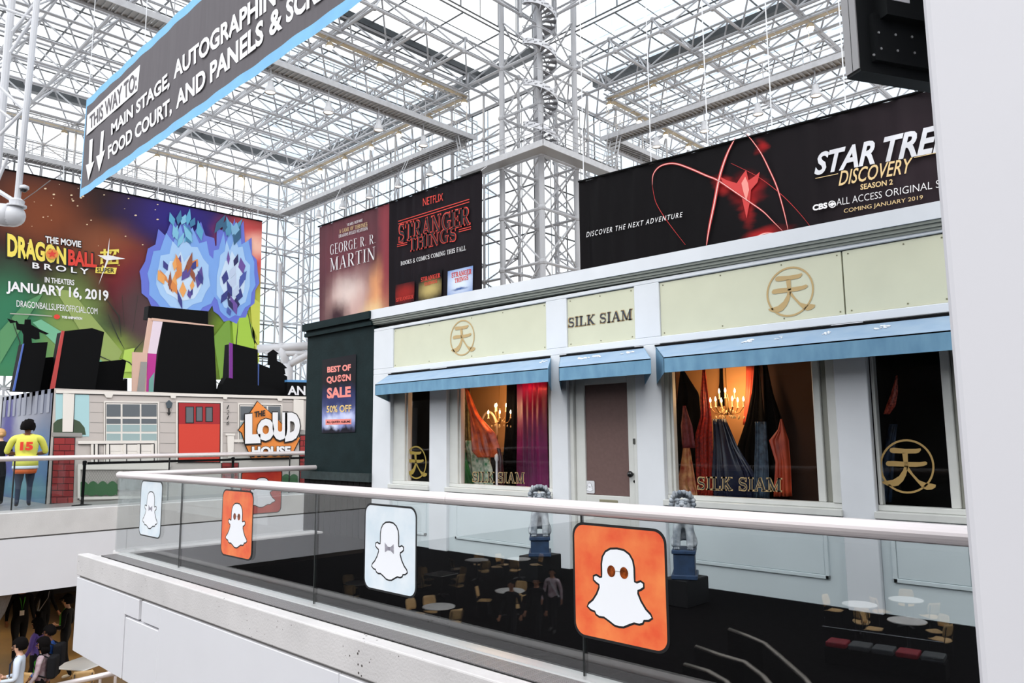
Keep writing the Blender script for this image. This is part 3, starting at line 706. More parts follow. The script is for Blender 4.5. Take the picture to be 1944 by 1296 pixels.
drape('silk_scarf', 'orange silk gathered to a peak at the right of the right display', 'cloth', cloth('orange_silk', S(206, 84, 48), S(150, 46, 28), 4), [(795,1482,1484),(815,1476,1490),(836,1459,1497),(877,1472,1499),(942,1468,1502)], 7.5, 5, .03)
drape('silk_scarf', 'small red shiny scarf hanging in the darkness of the right window', 'cloth', cloth('red_lurex', S(210, 84, 62), S(90, 16, 16), 60, .25), [(712,1701,1704),(745,1692,1705),(770,1683,1700),(786,1678,1688)], 7.35, 1, .01)
drape('silk_scarf', 'dim blue silk hanging behind the gold ringed character', 'cloth', cloth('dim_blue', S(52, 76, 110), S(10, 14, 22), 9), [(805,1688,1704),(850,1678,1700),(953,1668,1692)], 7.5, 3, .02)
# white stand and bentwood chair in the left display
o = MB().lathe([(.05, 0), (.05, .01), (.018, .03), (.018, .36), (.034, .40), (.03, .45), (.004, .475)], tuple(onY((943.5, 926), 7.5)), 12).build('display_stand', WHITE, smooth=True); tag(o, 'white turned display stand under the maroon scarf', 'stand')
ch = thing('display_chair', 'pale bentwood chair back behind the rust silk scarf', 'chair', (onY((928, 925), 7.85).x, 7.85, .45))
cw = mat('pale_cane', S(206, 180, 150), .5)
MB().tube([(.22*cos(a)*.8, 0, 1.16+.3*sin(a)) for a in [pi*i/10-.35 for i in range(0, 12)]], .018, 8).build('backrest', cw, ch, smooth=True)
o = MB().lathe([(.22, .83), (.22, .87)], (0, 0, 0), 16).build('seat', cw, ch)
for sx in (-.16, .16):
    for sy in (-.14, .14): MB().tube([(sx, sy, 0), (sx*.9, sy*.9, .84)], .016, 6).build('leg', cw, ch)
# chandeliers
BULB = mat('flame_bulb', (1, .8, .5, 1), .4, emit=(1, .72, .36, 1), estr=14)
CHM = mat('chandelier_brass', S(150, 112, 66), .3, .7)
def chandelier(label, pos, top):
    c = thing('chandelier', label, 'chandelier', tuple(pos), group='lit chandeliers in the shop windows')
    MB().tube([(0, 0, .1), (0, 0, top-pos.z)], .005, 5).build('chain', CHM, c)
    MB().lathe([(.004, -.12), (.02, -.1), (.03, -.06), (.015, -.02), (.02, .05), (.01, .12)], (0, 0, 0), 10).build('stem', CHM, c, smooth=True)
    def arm(ang, r, zc, nm):
        x, y = cos(ang), sin(ang)
        MB().tube([(0, 0, -.07), (x*r*.35, y*r*.35, -.11+zc*.3), (x*r*.75, y*r*.75, -.09+zc*.6), (x*r, y*r, -.03+zc)], .006, 5).build('arm', CHM, c)
        MB().lathe([(.018, -.03+zc), (.009, -.02+zc), (.009, .035+zc)], (x*r, y*r, 0), 8).build('candle', mat('candle', S(225, 205, 170), .5), c)
        MB().lathe([(.004, .035+zc), (.011, .05+zc), (.009, .068+zc), (.001, .09+zc)], (x*r, y*r, 0), 8).build('flame_bulb', BULB, c, smooth=True)
        d = MB()
        for k in range(3): d.ball((x*r*(.4+.3*k), y*r*(.4+.3*k), -.13-.01*k+zc*.6), .011, 5, 4, sz=1.6)
        stuff(d.build('crystal_drops', mat('crystal', S(250, 220, 170), .1, .3), c))
    for i in range(6): arm(2*pi*i/6+.3, .185, 0, '')
    for i in range(3): arm(2*pi*i/3+.9, .10, .1, '')
    l = bpy.data.lights.new('chandelier_and_fill_glow', 'POINT'); l.energy = 9; l.color = (1, .58, .26); l.shadow_soft_size = .15
    lo = link('chandelier_and_fill_glow', l, c, (.0, .08, .14))
    l2 = bpy.data.lights.new('drape_fill', 'POINT'); l2.energy = 6; l2.color = (1, .58, .26); l2.shadow_soft_size = .15; link('chandelier_and_fill_glow', l2, c, (.08, -.26, .1))  # added fill ahead of the bulbs, lights the fronts of the drapes
    return c
chandelier('lit brass chandelier in the left shop window', onY((948, 790), 7.8), 2.99)
chandelier('lit brass chandelier in the wide right shop window', onY((1380, 768), 7.9), 2.99)
sl = thing('spot_lamp', 'small red spot lamp shining on the purple curtain', 'lamp', tuple(onY((998, 722), 7.6)))
MB().lathe([(.04, .0), (.05, .06), (.02, .1)], (0, 0, 0), 10).build('housing', BLACK, sl)
MB().lathe([(.035, -.004), (.035, 0)], (0, 0, 0), 10).build('lens', mat('red_lens', (1, .1, .05, 1), .4, emit=(1, .12, .06, 1), estr=6), sl)
l = bpy.data.lights.new('red_glow', 'POINT'); l.energy = 3.2; l.color = (1, .10, .06); l.shadow_soft_size = .05; link('red_glow', l, sl, (0, 0, -.06))

# ------------------------------------------------------------------ dark green neighbouring wall
GRN = mat('bottle_green', S(24, 40, 42), .7, var=.3, vscale=4, bump=.1, bscale=30, spec=.12)
gw = sempty('wall_green', 'dark green wall with mouldings beside the grey shopfront', 'wall')
GX = -11.69
MB().box((GX, YF, 1.0), (XL, YF+.24, 3.5)).box((GX, YF+.24, 1.0), (GX+.2, YF+2.5, 3.5)).build('wall_face', GRN, gw)
g = MB().box((GX-.03, YF-.10, 3.40), (XL, YF, 3.52)).box((GX-.02, YF-.06, 3.30), (XL, YF, 3.36)).box((GX-.01, YF-.03, 3.36), (XL, YF, 3.40)).box((GX-.03, YF, 3.40), (GX, YF+2.5, 3.52)); g.build('cornice', GRN, gw)
MB().box((GX-.02, YF-.05, .87), (XL, YF+.1, 1.0)).build('sill', mat('worn_green', S(40, 56, 56), .6, var=.4, vscale=14, col2=S(22, 36, 38)), gw)
PLK = mat('black_plank', (.010, .010, .010, 1), .7, spec=.1)
n = 12
me = MB().box((0, 0, 0), ((XL-GX)/n-.012, .1, .87)).mesh('plank', PLK)
for i in range(n): link('plank', me, gw, (GX+(XL-GX)*i/n, YF+.01, 0))
MB().box((GX, YF+.05, 0), (XL, YF+.2, .87)).build('plank_backing', DARKW, gw)
# sale poster
PPo = PlaneY(YF-.012)
po = thing('sale_poster', 'black and blue sale poster with pink lettering on the dark green wall', 'poster')
Q = [PPo(p) for p in ((611, 822), (674, 820), (676, 672), (612, 683))]
pm = print_mat('poster_print', S(18, 16, 24), [(.5, .22, .7, .2, S(150, 160, 215), .6), (.5, .42, .7, .14, S(46, 52, 100), .8), (.3, .14, .2, .08, S(220, 225, 245), .8), (.75, .2, .2, .06, S(210, 215, 245), .8), (.5, .0, .9, .07, S(22, 18, 30), .6)], .35, .6)
mb = MB().grid(lambda u, v: lerp(lerp(Q[0], Q[1], u), lerp(Q[3], Q[2], u), v)[:], 4, 6); mb.build('sheet', pm, po, recalc=False)
SAL = mat('salmon_ink', S(240, 138, 128), .5)
t = MB()
for s, p0, p1, h0, h1 in (('BEST OF', (621.2, 707.3), (666, 703.2), 11.2, 12.6), ('QU\u20ac\u20acN', (620, 729), (666, 724.4), 14.8, 15.8), ('SALE', (620.6, 756.6), (666, 753.2), 20.5, 20.5)):
    place2d(t, text2d(s, .045), PPo, p0, p1, h0, h1, .003)
t.build('lettering', SAL, po, recalc=False)
t = MB(); place2d(t, text2d('50% OFF', .02), PPo, (620, 783), (667, 781.5), 13, 13.6, .003); t.build('lettering', mat('gold_ink', S(232, 196, 120), .5), po, recalc=False)
t = MB(); pxpoly(t, PPo, [(618, 806), (667, 805), (667, 794.5), (618, 796)], .002); t.build('caption_box', SAL, po, recalc=False)
t = MB(); place2d(t, text2d('ALL QU\u20ac\u20acN ALBUMS', .03), PPo, (620, 803.6), (665, 802.6), 5, 5, .004); t.build('lettering', BLACK, po, recalc=False)
# ================================================================== hanging banners
def banner(name, label, plane, tl, tr, br, bl, m, nu=60, nv=14, amp=.06, freq=16, cat='banner', rod=True, par=None):
    t = thing(name, label, cat, (0, 0, 0))
    A, B, C, D = plane(bl), plane(br), plane(tr), plane(tl)
    ph = random.random()*9
    def fn(u, v):
        q = lerp(lerp(A, B, u), lerp(D, C, u), v)
        w = amp*(sin(freq*2*pi*u+ph+.8*sin(4*v))*.45+sin(freq*3.7*u+2*ph)*.35+sin(freq*1.7*2*pi*u+v*2)*.2)*(.35+.65*abs(sin(3.1*u+ph)))
        return tuple(q-plane.n*(amp*.8)+plane.n*w)
    MB().grid(fn, nu, nv).build('fabric', m, t, smooth=True, recalc=False)
    if rod: MB().tube([D+plane.n*.0, C+plane.n*.0], .05, 6).build('top_rod', BLACK, t)
    return t, (A, B, C, D)
def uvmap(plane, A, B, D):
    """pixel -> the sheet's own uv"""
    U, V = B-A, D-A
    def f(p): q = plane(p)-A; return q.dot(U)/U.length_squared, q.dot(V)/V.length_squared
    return f
def blobs_px(plane, corners, lst):
    f = uvmap(plane, corners[0], corners[1], corners[3]); out = []
    for (x, y, rx, ry, c, s) in lst:
        u, v = f((x, y)); u2, _ = f((x+rx, y)); _, v2 = f((x, y-ry)); out.append((u, v, abs(u2-u), abs(v2-v), c, s))
    return out
def letters(par, m, plane, items, off, name='lettering', serif=False):
    o = None
    for it in items:
        t = MB(); s, p0, p1, h0, h1 = it[:5]; kw = it[5] if len(it) > 5 else {}
        lean = kw.pop('lean', 0) if kw else 0
        shp = serif2d(s, kw.get('grow', 0)) if serif else text2d(s, kw.get('bold', .02), kw.get('shear', 0), kw.get('sp', 1))
        place2d(t, shp, plane, p0, p1, h0, h1, off, lean=lean)
        o = t.build(name, m, par, recalc=False)
    return o
INKW = mat('white_ink', S(238, 236, 238), .6); INKK = mat('black_ink', S(16, 15, 17), .6); INKR = mat('red_ink', S(222, 62, 48), .6)
INKG = mat('gilt_ink', S(226, 196, 142), .6); INKY = mat('yellow_ink', S(244, 222, 96), .6)

# ------------------------------------------------------------------ direction banner with blue border
PB = PlaneY(7.5)
def z_at(p): return PB(p)
zb, zt, x0, x1 = 9.6, 13.02, PB((150, 378)).x, -7.0
GREYF = mat('grey_banner', S(100, 95, 99), .9, var=.1, vscale=2, stretch=(3, 1, .3))
def rectbanner(name, label, Y, x0, x1, z0, z1, m, b, mb_, cat='banner'):
    t = thing(name, label, cat); ph = 1.3
    def W(x, z): return .02*(sin(x*5.1+ph+.3*z)*.5+sin(x*2.3+z*.5)*.5)
    def patch(nm, xa, xb, za, zb_, mm, nu, nv):
        MB().grid(lambda u, v: (lerp(xa, xb, u), Y+.03+W(lerp(xa, xb, u), lerp(za, zb_, v)), lerp(za, zb_, v)), nu, nv).build(nm, mm, t, smooth=True, recalc=False)
    patch('fabric', x0+b*.35, x1-b, z0+b, z1-b, m, 120, 6)
    patch('border', x0, x1, z0, z0+b, mb_, 120, 1); patch('border', x0, x1, z1-b, z1, mb_, 120, 1); patch('border', x0, x0+b*.35, z0+b, z1-b, mb_, 2, 6)
    return t
SKYB = mat('sky_blue_border', S(128, 188, 232), .75, var=.1, vscale=2)
dbn = rectbanner('direction_banner', 'long grey direction banner with blue border and white arrows hanging overhead', 7.5, x0, x1, zb, zt, GREYF, .27, SKYB)
letters(dbn, INKW, PB, [('MAIN STAGE,', (211, 261), (322, 168), 26, 34, {'bold': .035}), ('AUTOGRAPHING', (329.6, 151), (549, -10), 33, 47, {'bold': .035}),
    ('FOOD COURT,', (205, 307), (326, 219), 30, 36, {'bold': .035}), ('AND PANELS', (334, 208), (500, 81), 34, 47, {'bold': .035}), ('&', (511, 71), (536, 54), 45, 47, {'bold': .035}), ('SCREENING', (543, 46), (737, -87), 47, 62, {'bold': .035})], -.005)
t = MB(); pxpoly(t, PB, [(164, 257), (261, 172), (266, 122.5), (165.7, 219)], -.005); t.build('caption_box', INKW, dbn, recalc=False)
letters(dbn, GREYF, PB, [('THIS WAY TO:', (170, 246), (259, 168), 25, 34)], .004)
for L in ([(170, 266), (176, 263), (174, 309), (179, 305), (167.5, 342), (163, 313), (168.5, 311)], [(192, 250), (197.5, 247), (194.5, 288), (199.5, 284), (188, 326), (182.5, 297), (189, 293)]):
    pxpoly(MB(), PB, L, -.005).build('arrow', INKW, dbn, recalc=False)
for k in range(5):
    x = lerp(x0+.3, x1-.3, k/4); MB().tube([(x, 7.5, zt), (x, 7.5, 36)], .012, 5).build('cable', WHITE, dbn)

# ------------------------------------------------------------------ huge anime film banner on the end wall (figures left out)
PD = PlaneX(-55.0)
ctop = lambda x: 319.3+.2026*x
TLp, TRp, BRp, BLp = (-60, ctop(-60)), (498, 420), (490, 722), (-60, 712)
m = None
A_, B_, D_ = PD(BLp), PD(BRp), PD(TLp)
lst = [(90, 405, 75, 55, S(128, 72, 50), .9), (215, 465, 62, 45, S(140, 84, 60), .7), (265, 520, 60, 55, S(128, 42, 52), .9), (345, 400, 80, 45, S(58, 50, 128), .8),
       (45, 650, 130, 95, S(70, 132, 88), .7), (20, 610, 50, 90, S(60, 120, 90), .8), (140, 620, 50, 90, S(128, 150, 84), .7), (260, 690, 90, 60, S(160, 192, 84), .5), (272, 585, 42, 85, S(88, 68, 70), .7),
       (465, 640, 55, 90, S(146, 188, 66), .6), (470, 455, 48, 60, S(226, 92, 92), .7), (482, 440, 18, 20, S(252, 196, 176), .8), (488, 590, 16, 70, S(206, 206, 84), .8)]
pm = print_mat('anime_print', S(58, 44, 44), blobs_px(PD, (A_, B_, None, D_), lst), .7, .22)
dbz, cn4 = banner('film_banner', 'huge green and brown anime film banner on the far left wall', PD, TLp, TRp, BRp, BLp, pm, 60, 20, .03, 9)
def band(par, pts, col, nm): pxpoly(MB(), PD, pts, .02).build('print_shape', mat(nm, col, .7), par, recalc=False)
band(dbz, [(104, 548), (135, 552), (232, 668), (214, 706), (190, 690)], S(146, 164, 92), 'olive_band')
band(dbz, [(62, 612), (78, 606), (150, 650), (205, 694), (160, 706)], S(112, 176, 140), 'mint_band')
band(dbz, [(0, 628), (50, 572), (82, 556), (30, 640), (0, 690)], S(84, 140, 92), 'leaf_band')
def flame(cx, cy, rx, ry, n, seed, spike):
    r_ = random.Random(seed); P = []
    for i in range(n):
        a = 2*pi*i/n; up = .5+.5*sin(a)
        k = 1-(0 if i % 2 else spike*(.25+1.1*up)*(.4+.6*r_.random())); x_ = cx+rx*(.75+.25*k)*cos(a)*(1-.25*up*sin(a)); P.append((x_+3*r_.uniform(-1, 1), cy-ry*k*sin(a)*(1+.12*up)))
    return P
lay = 0.05
for (cx, cy, rx, ry, sd) in ((347, 515, 80, 98, 5), (442, 515, 50, 100, 9)):
    for j, (f, col) in enumerate(((1.0, S(104, 118, 214)), (.86, S(126, 170, 236)), (.66, S(170, 206, 246)), (.46, S(208, 228, 250)))):
        q = flame(cx, cy+4*j, rx*f, ry*f, 30-4*j, sd+j, .30); q = [(x, max(y, ctop(x)+5)) for x, y in q]; q = [(min(x, 494), y) for x, y in q]
        band(dbz, q, col, 'aura_%d' % j) if False else pxpoly(MB(), PD, q, .055+.012*j+(.005 if sd == 9 else 0)).build('print_shape', mat('aura_%d' % j, col, .7), dbz, recalc=False)
rs = random.Random(12)
for (cx, cy, rx, ry, n, cols) in ((345, 520, 40, 52, 26, (S(226, 140, 74), S(240, 168, 96), S(60, 62, 136), S(150, 84, 60), S(92, 74, 150))), (444, 540, 20, 60, 18, (S(52, 58, 130), S(74, 90, 170), S(40, 40, 92), S(196, 210, 236), S(110, 80, 160))), (350, 432, 34, 26, 14, (S(92, 166, 204), S(130, 196, 224), S(62, 124, 164))), (434, 440, 24, 20, 10, (S(84, 146, 182), S(52, 96, 130), S(130, 180, 214)))):
    for i in range(n):
        a_, r_ = rs.uniform(0, 2*pi), sqrt(rs.random()); x, y = cx+rx*r_*cos(a_), cy+ry*r_*sin(a_); l, w_, g_ = rs.uniform(10, 24), rs.uniform(3, 8), rs.uniform(-.6, .6)+pi/2
        ux, uy = cos(g_), sin(g_); pxpoly(MB(), PD, [(x-ux*l, y-uy*l), (x-uy*w_, y+ux*w_), (x+ux*l*.8, y+uy*l*.8), (x+uy*w_, y-ux*w_)], .105+.001*i).build('print_shape', mat('shard_%d_%d' % (int(cx+cy), i % len(cols)), cols[i % len(cols)], .7), dbz, recalc=False)
for L in ([(205, 596), (224, 640), (236, 662)], [(272, 646), (256, 664), (250, 692)], [(150, 640), (190, 676), (222, 690)], [(228, 680), (246, 688), (262, 706)], [(452, 610), (448, 660), (468, 700)], [(470, 590), (480, 640), (492, 660)], [(20, 600), (38, 650), (30, 700)], [(196, 560), (226, 600), (230, 640)], [(232, 560), (236, 620)], [(262, 560), (252, 630)]):
    strokepx(MB(), PD, L, [.6]+[2.2]*(len(L)-2)+[.6], .075).build('print_line', mat('leaf_line', S(36, 44, 34), .7), dbz, recalc=False)
for L, col in (([(440, 600), (462, 580), (488, 640), (470, 700), (446, 690)], S(168, 204, 70)), ([(474, 560), (494, 575), (492, 690), (480, 640)], S(206, 210, 84)), ([(236, 664), (256, 660), (262, 705), (228, 706), (232, 690)], S(176, 206, 90)), ([(405, 640), (436, 600), (440, 690), (418, 720)], S(120, 160, 60))):
    pxpoly(MB(), PD, L, .058).build('print_shape', mat('leaf_%d' % int(L[0][0]), col, .7), dbz, recalc=False)
letters(dbz, INKK, PD, [('THE MOVIE', (84.5, 462), (155.5, 471.5), 16, 15, {'bold': .05}), ('DRAGON', (11, 490), (128, 506), 50, 36, {'bold': .06}), ('BALL', (127, 506), (187, 511), 36, 31, {'bold': .06}), ('B R O L Y', (60, 510.5), (170, 522.5), 14, 13.5, {'bold': .05})], .025, 'lettering_edge')
letters(dbz, INKW, PD, [('THE MOVIE', (86, 460.5), (154, 469.7), 13, 12, {'bold': .03}), ('B R O L Y', (61.5, 509), (168.5, 521), 11.5, 11), ('IN THEATERS', (85, 536), (141, 541.6), 10.5, 10.5), ('JANUARY 16, 2019', (12, 557.5), (206, 577), 25, 26, {'bold': .03}),
    ('DRAGONBALLSUPEROFFICIAL.COM', (31.5, 582), (185, 596.5), 12.5, 12, {'bold': .0}), ('TOEI ANIMATION', (117, 604), (156, 607), 5, 5, {'bold': .04})], .045)
letters(dbz, INKY, PD, [('DRAGON', (14, 487), (125.5, 503), 45, 32, {'bold': .045}), ('\u8d85', (188, 509), (228, 508), 36, 37, {'bold': .02})], .045)
letters(dbz, INKR, PD, [('BALL', (129.5, 503.5), (184.5, 508), 31, 26, {'bold': .04})], .045)
pxpoly(MB(), PD, [(182, 507), (222, 508), (219, 520), (181, 518)], .15).build('caption_box', INKY, dbz, recalc=False)
letters(dbz, INKK, PD, [('SUPER', (184, 516.5), (217, 517.5), 8.5, 8.5)], .17)
pxpoly(MB(), PD, [(208, 451), (206.5, 484), (238, 491), (206, 494), (187, 541), (202, 494), (185, 484), (203, 485)], .17).build('star_mark', INKW, dbz, recalc=False)
m_ = MB(); pxpoly(m_, PD, [(108+6*cos(a), 601+4.5*sin(a)) for a in [2*pi*i/14 for i in range(14)]], .045); m_.build('logo_oval', INKR, dbz, recalc=False)
strokepx(MB(), PD, [(19, 595), (60, 597), (99, 600)], 2.0, .045).build('fine_print_line', mat('pale_ink', S(170, 170, 160), .6), dbz, recalc=False)
def pdot(x, y, r): return [(x+r*cos(2*pi*i/10), y+r*.8*sin(2*pi*i/10)) for i in range(10)]
pxpoly(MB(), PD, pdot(99, 482, 12), .16).build('logo_ball', mat('orange_ink', S(232, 140, 66), .6), dbz, recalc=False)
pxpoly(MB(), PD, [(99+(9 if i % 2 == 0 else 4)*sin(pi*i/5), 482-(8 if i % 2 == 0 else 3.5)*cos(pi*i/5)) for i in range(10)], .18).build('logo_star', INKR, dbz, recalc=False)
sp = MB()
rr = random.Random(4)
for i in range(46):
    x, y = rr.uniform(20, 300), rr.uniform(345, 470); y = max(y, ctop(x)+8); r = rr.choice((1, 1.3, 1.8, 2.6)); pxpoly(sp, PD, [(x+r*cos(2*pi*k/6), y+r*.6*sin(2*pi*k/6)) for k in range(6)], .07)
stuff(sp.build('ember_specks', mat('ember_ink', S(232, 206, 170), .6), dbz, recalc=False))

for x in (-50, 120, 300, 490):
    a = PD((x, ctop(x))); MB().tube([a, (-55.1, a.y, 19.9)], .025, 5).build('cable', WHITE, dbz)
# ------------------------------------------------------------------ the two book banners
PN = PlaneY(28.3)
ntop = lambda x: 430-.3409*(x-605)
def bk(name, label, xa, xb, base, lst):
    tl, tr, br, bl = (xa, ntop(xa)), (xb, ntop(xb)), (xb, 640), (xa, 660)
    pm = print_mat(name+'_print', base, blobs_px(PN, (PN(bl), PN(br), None, PN(tl)), lst), .7, .3)
    return banner('book_banner', label, PN, tl, tr, br, bl, pm, 48, 12, .10, 11, )[0]
gm = bk('dragonbook', 'maroon banner with pale smoke and flames, left of the black television banner', 604, 737, S(96, 62, 68), [(665, 570, 40, 75, S(214, 176, 168), .6), (660, 540, 22, 30, S(236, 214, 206), .7), (720, 550, 20, 55, S(238, 168, 120), .7), (712, 585, 22, 25, S(250, 214, 160), .8), (735, 460, 12, 120, S(150, 70, 78), .8), (640, 600, 18, 30, S(70, 50, 56), .7), (665, 470, 45, 50, S(118, 70, 78), .8)])
letters(gm, INKW, PN, [('300 YEARS BEFORE', (653.5, 431), (688.5, 420), 5, 5), ('DRAGONS RULED WESTEROS', (643, 451.5), (698, 436), 6, 6), ('GEORGE R. R.', (626, 485), (713.4, 461), 21, 18, {'grow': -.018}), ('MARTIN', (626, 516), (713, 493), 26, 26, {'grow': -.018})], .03, serif=True)
letters(gm, INKG, PN, [('A GAME OF THRONES', (644, 443), (697.5, 429), 7.5, 7.5)], .03, serif=True)
st = bk('tvbook', 'black banner with red outlined title and three book covers', 738, 913, S(30, 26, 30), [(820, 440, 60, 50, S(40, 33, 38), .9)])
letters(st, INKR, PN, [('NETFLIX', (803, 391), (841, 380.5), 14.5, 14.5, {'bold': .0})], .03)
letters(st, INKR, PN, [('STRANGER', (756, 461), (893, 425), 34, 34, {'grow': .03}), ('THINGS', (776, 478), (867, 456), 28, 27, {'grow': .03})], .03, 'lettering_outline', serif=True)
letters(st, mat('dark_ink', S(30, 26, 30), .7), PN, [('STRANGER', (757, 460.2), (892, 424.2), 32, 32, {'grow': -.004}), ('THINGS', (777, 477), (866, 455), 26, 25, {'grow': -.004})], .045, 'lettering', serif=True)
for L in ([(756, 420), (891, 378)], [(756, 425), (891, 383)], [(754, 464.5), (773, 460)], [(871, 436), (894, 430)], [(754, 468), (773, 463.5)], [(871, 440), (894, 434)]):
    strokepx(MB(), PN, L, 1.4, .035).build('title_bar', INKR, st, recalc=False)
letters(st, INKW, PN, [('BOOKS & COMICS COMING THIS FALL', (760.6, 504), (884.5, 474.5), 7.5, 9)], .03, serif=True)
def cover(pts, base, bl, title, tc):
    tl, tr, br, b_l = pts; f = uvmap(PN, PN(b_l), PN(br), PN(tl))
    q = [PN(p, .02) for p in (b_l, br, tr, tl)]
    pm = print_mat('cover_'+title[0][0]+str(int(tl[0])), base, bl, .6, .35)
    o = MB().grid(lambda u, v: tuple(lerp(lerp(q[0], q[1], u), lerp(q[3], q[2], u), v)), 4, 4).build('book_cover', pm, st, recalc=False)
    letters(o, tc, PN, [(s, a, b, h, h, {'grow': .02}) for s, a, b, h in title], .045, serif=True)
cover([(751, 541), (787, 533), (786, 580), (750, 588)], S(40, 26, 30), [(.5, .6, .5, .3, S(150, 44, 40), .8)], [('STRANGER', (752, 573), (785, 566), 7)], INKR)
cover([(795, 521), (839, 510), (838, 566), (794, 576)], S(24, 22, 26), [(.5, .4, .4, .25, S(190, 170, 110), .9)], [('STRANGER', (799, 535), (836, 526), 8), ('THINGS', (805, 543), (830, 536), 6)], INKR)
cover([(850, 515), (898, 504), (897, 556), (849, 566)], S(80, 120, 190), [(.5, .5, .5, .45, S(226, 236, 250), .9), (.5, .25, .25, .045, S(60, 90, 150), .8)], [('STRANGER', (857, 527), (895, 519), 9), ('THINGS', (863, 537), (889, 530), 8)], INKR)
for x in (612, 735, 740, 910):
    a = PN((x, ntop(x))); MB().tube([a, (a.x, 29.82, 19.95) if x < 900 else (a.x, 28.9, 16.98)], .02, 5).build('cable', WHITE, gm if x < 737 else st)

# ------------------------------------------------------------------ space series banner
PS = PlaneY(33.0-4.2)
stop = lambda x: 345-.2634*(x-1098)
tl, tr, br, bl = (1098, 345), (1850, stop(1850)), (1850, 420), (1101, 545)
pm = print_mat('space_print', S(17, 15, 17), blobs_px(PS, (PS(bl), PS(br), None, PS(tl)), [(1700, 320, 170, 160, S(46, 37, 42), .9), (1500, 320, 120, 120, S(26, 22, 25), .9), (1415, 350, 26, 24, S(150, 30, 34), .9), (1363, 342, 16, 14, S(170, 40, 40), .9), (1416, 385, 12, 30, S(160, 36, 38), .9), (1430, 268, 10, 10, S(150, 30, 32), .9), (1450, 440, 30, 10, S(170, 40, 40), .9)]), .5, .35)
sb, _ = banner('series_banner', 'long black banner with red light arcs and silver title above the shopfront', PS, tl, tr, br, bl, pm, 130, 12, .11, 15)
def arc(pts, w, core=True):
    P = [(1150+x/2.776, y/2.776) for x, y in pts]; Q = []
    for i in range(len(P)-1):
        p0, p1, p2, p3 = P[max(i-1, 0)], P[i], P[i+1], P[min(i+2, len(P)-1)]
        for k in range(5):
            t_ = k/5; Q.append(tuple(.5*(2*p1[j]+(p2[j]-p0[j])*t_+(2*p0[j]-5*p1[j]+4*p2[j]-p3[j])*t_**2+(3*p1[j]-p0[j]-3*p2[j]+p3[j])*t_**3) for j in (0, 1)))
    Q.append(P[-1])
    n = len(Q); prof = [sin(pi*i/(n-1))**.5 for i in range(n)]
    strokepx(MB(), PS, Q, [max(.6, w*2.2*p) for p in prof], .03).build('light_arc', mat('arc_red', S(196, 44, 44), .6), sb, recalc=False)
    if core: strokepx(MB(), PS, Q, [max(.3, w*.8*p) for p in prof], .042).build('light_arc', mat('arc_white', S(250, 196, 190), .6), sb, recalc=False)
arc([(685, 722), (640, 810), (600, 930), (570, 1080), (545, 1200), (530, 1296)], 2.6)
arc([(245, 975), (250, 920), (280, 880), (330, 862), (380, 865), (450, 890), (530, 925), (590, 950), (680, 1010), (760, 1065), (830, 1115), (880, 1165), (935, 1220)], 1.9)
arc([(740, 705), (775, 745), (820, 810), (860, 890), (900, 980), (930, 1080), (950, 1160), (960, 1210)], 1.5)
arc([(245, 975), (262, 1060), (300, 1130), (350, 1200), (420, 1290)], .5, False); arc([(660, 860), (800, 930), (920, 1020), (1010, 1110), (1080, 1195)], .5, False)
arc([(790, 1250), (820, 1235), (850, 1228), (890, 1228)], 2.2)
# nebula-like burst
pxpoly(MB(), PS, [(1150+x/2.776, y/2.776) for x, y in [(600, 930), (640, 950), (690, 965), (720, 920), (740, 895), (752, 950), (790, 925), (812, 905), (800, 960), (765, 1000), (760, 1060), (742, 1150), (728, 1090), (715, 1030), (680, 1010), (630, 985)]], .025).build('light_burst', mat('burst_red', S(206, 56, 54), .6), sb, recalc=False)
pxpoly(MB(), PS, [(1150+x/2.776, y/2.776) for x, y in [(715, 965), (735, 930), (750, 965), (755, 1000), (740, 1060), (725, 1010)]], .036).build('light_burst', mat('burst_pink', S(246, 150, 140), .6), sb, recalc=False)
SIL = mat('silver_ink', S(226, 226, 232), .5, var=.25, vscale=1.2)
letters(sb, SIL, PS, [('STAR', (1546, 333.5), (1661, 311), 42, 47, {'bold': .03, 'shear': .28}), ('TREK', (1677, 308), (1822, 281), 47, 54, {'bold': .03, 'shear': .28})], .05)
letters(sb, INKG, PS, [('DISCOVERY', (1592, 353), (1733, 327), 28, 29, {'bold': .01, 'shear': .3}), ('SEASON 2', (1633.4, 360.5), (1695, 350), 10.5, 10.5), ('COMING JANUARY 2019', (1602, 406.5), (1752, 380), 10, 10, {'bold': 0})], .05)
letters(sb, INKW, PS, [('CBS', (1542.6, 400.5), (1570.7, 395), 11.5, 11.5, {'bold': .05}), ('ALL ACCESS', (1588, 390.5), (1674, 375.5), 13.5, 13, {'bold': -.01}), ('ORIGINAL SERIES', (1681, 374), (1833, 347), 13.5, 15, {'bold': -.01}),
    ('DISCOVER THE NEXT ADVENTURE', (1113, 450.5), (1296, 411.5), 10, 9.5, {'bold': .0, 'shear': .25, 'sp': 1.3})], .05)
def ring(cx, cy, r0, r1, ry, mtl, off, nm):
    n = 24; a = [(cx+r1*cos(2*pi*i/n), cy+r1*ry*sin(2*pi*i/n)) for i in range(n)]; b = [(cx+r0*cos(2*pi*i/n), cy+r0*ry*sin(2*pi*i/n)) for i in range(n)]
    P = [PS(p, off) for p in a+b]; MB().add(P, [(i, (i+1) % n, n+(i+1) % n, n+i) for i in range(n)]).build(nm, mtl, sb, recalc=False)
ring(1579.8, 387.5, 5.3, 7.2, .95, INKW, .05, 'eye_logo'); ring(1579.8, 387.5, 0.01, 2.7, .95, INKW, .05, 'eye_logo')
pxpoly(MB(), PS, [(1573.5, 388.5), (1579.8, 383.4), (1586, 386.5), (1579.8, 391.8)], .046).build('eye_logo', INKW, sb, recalc=False)
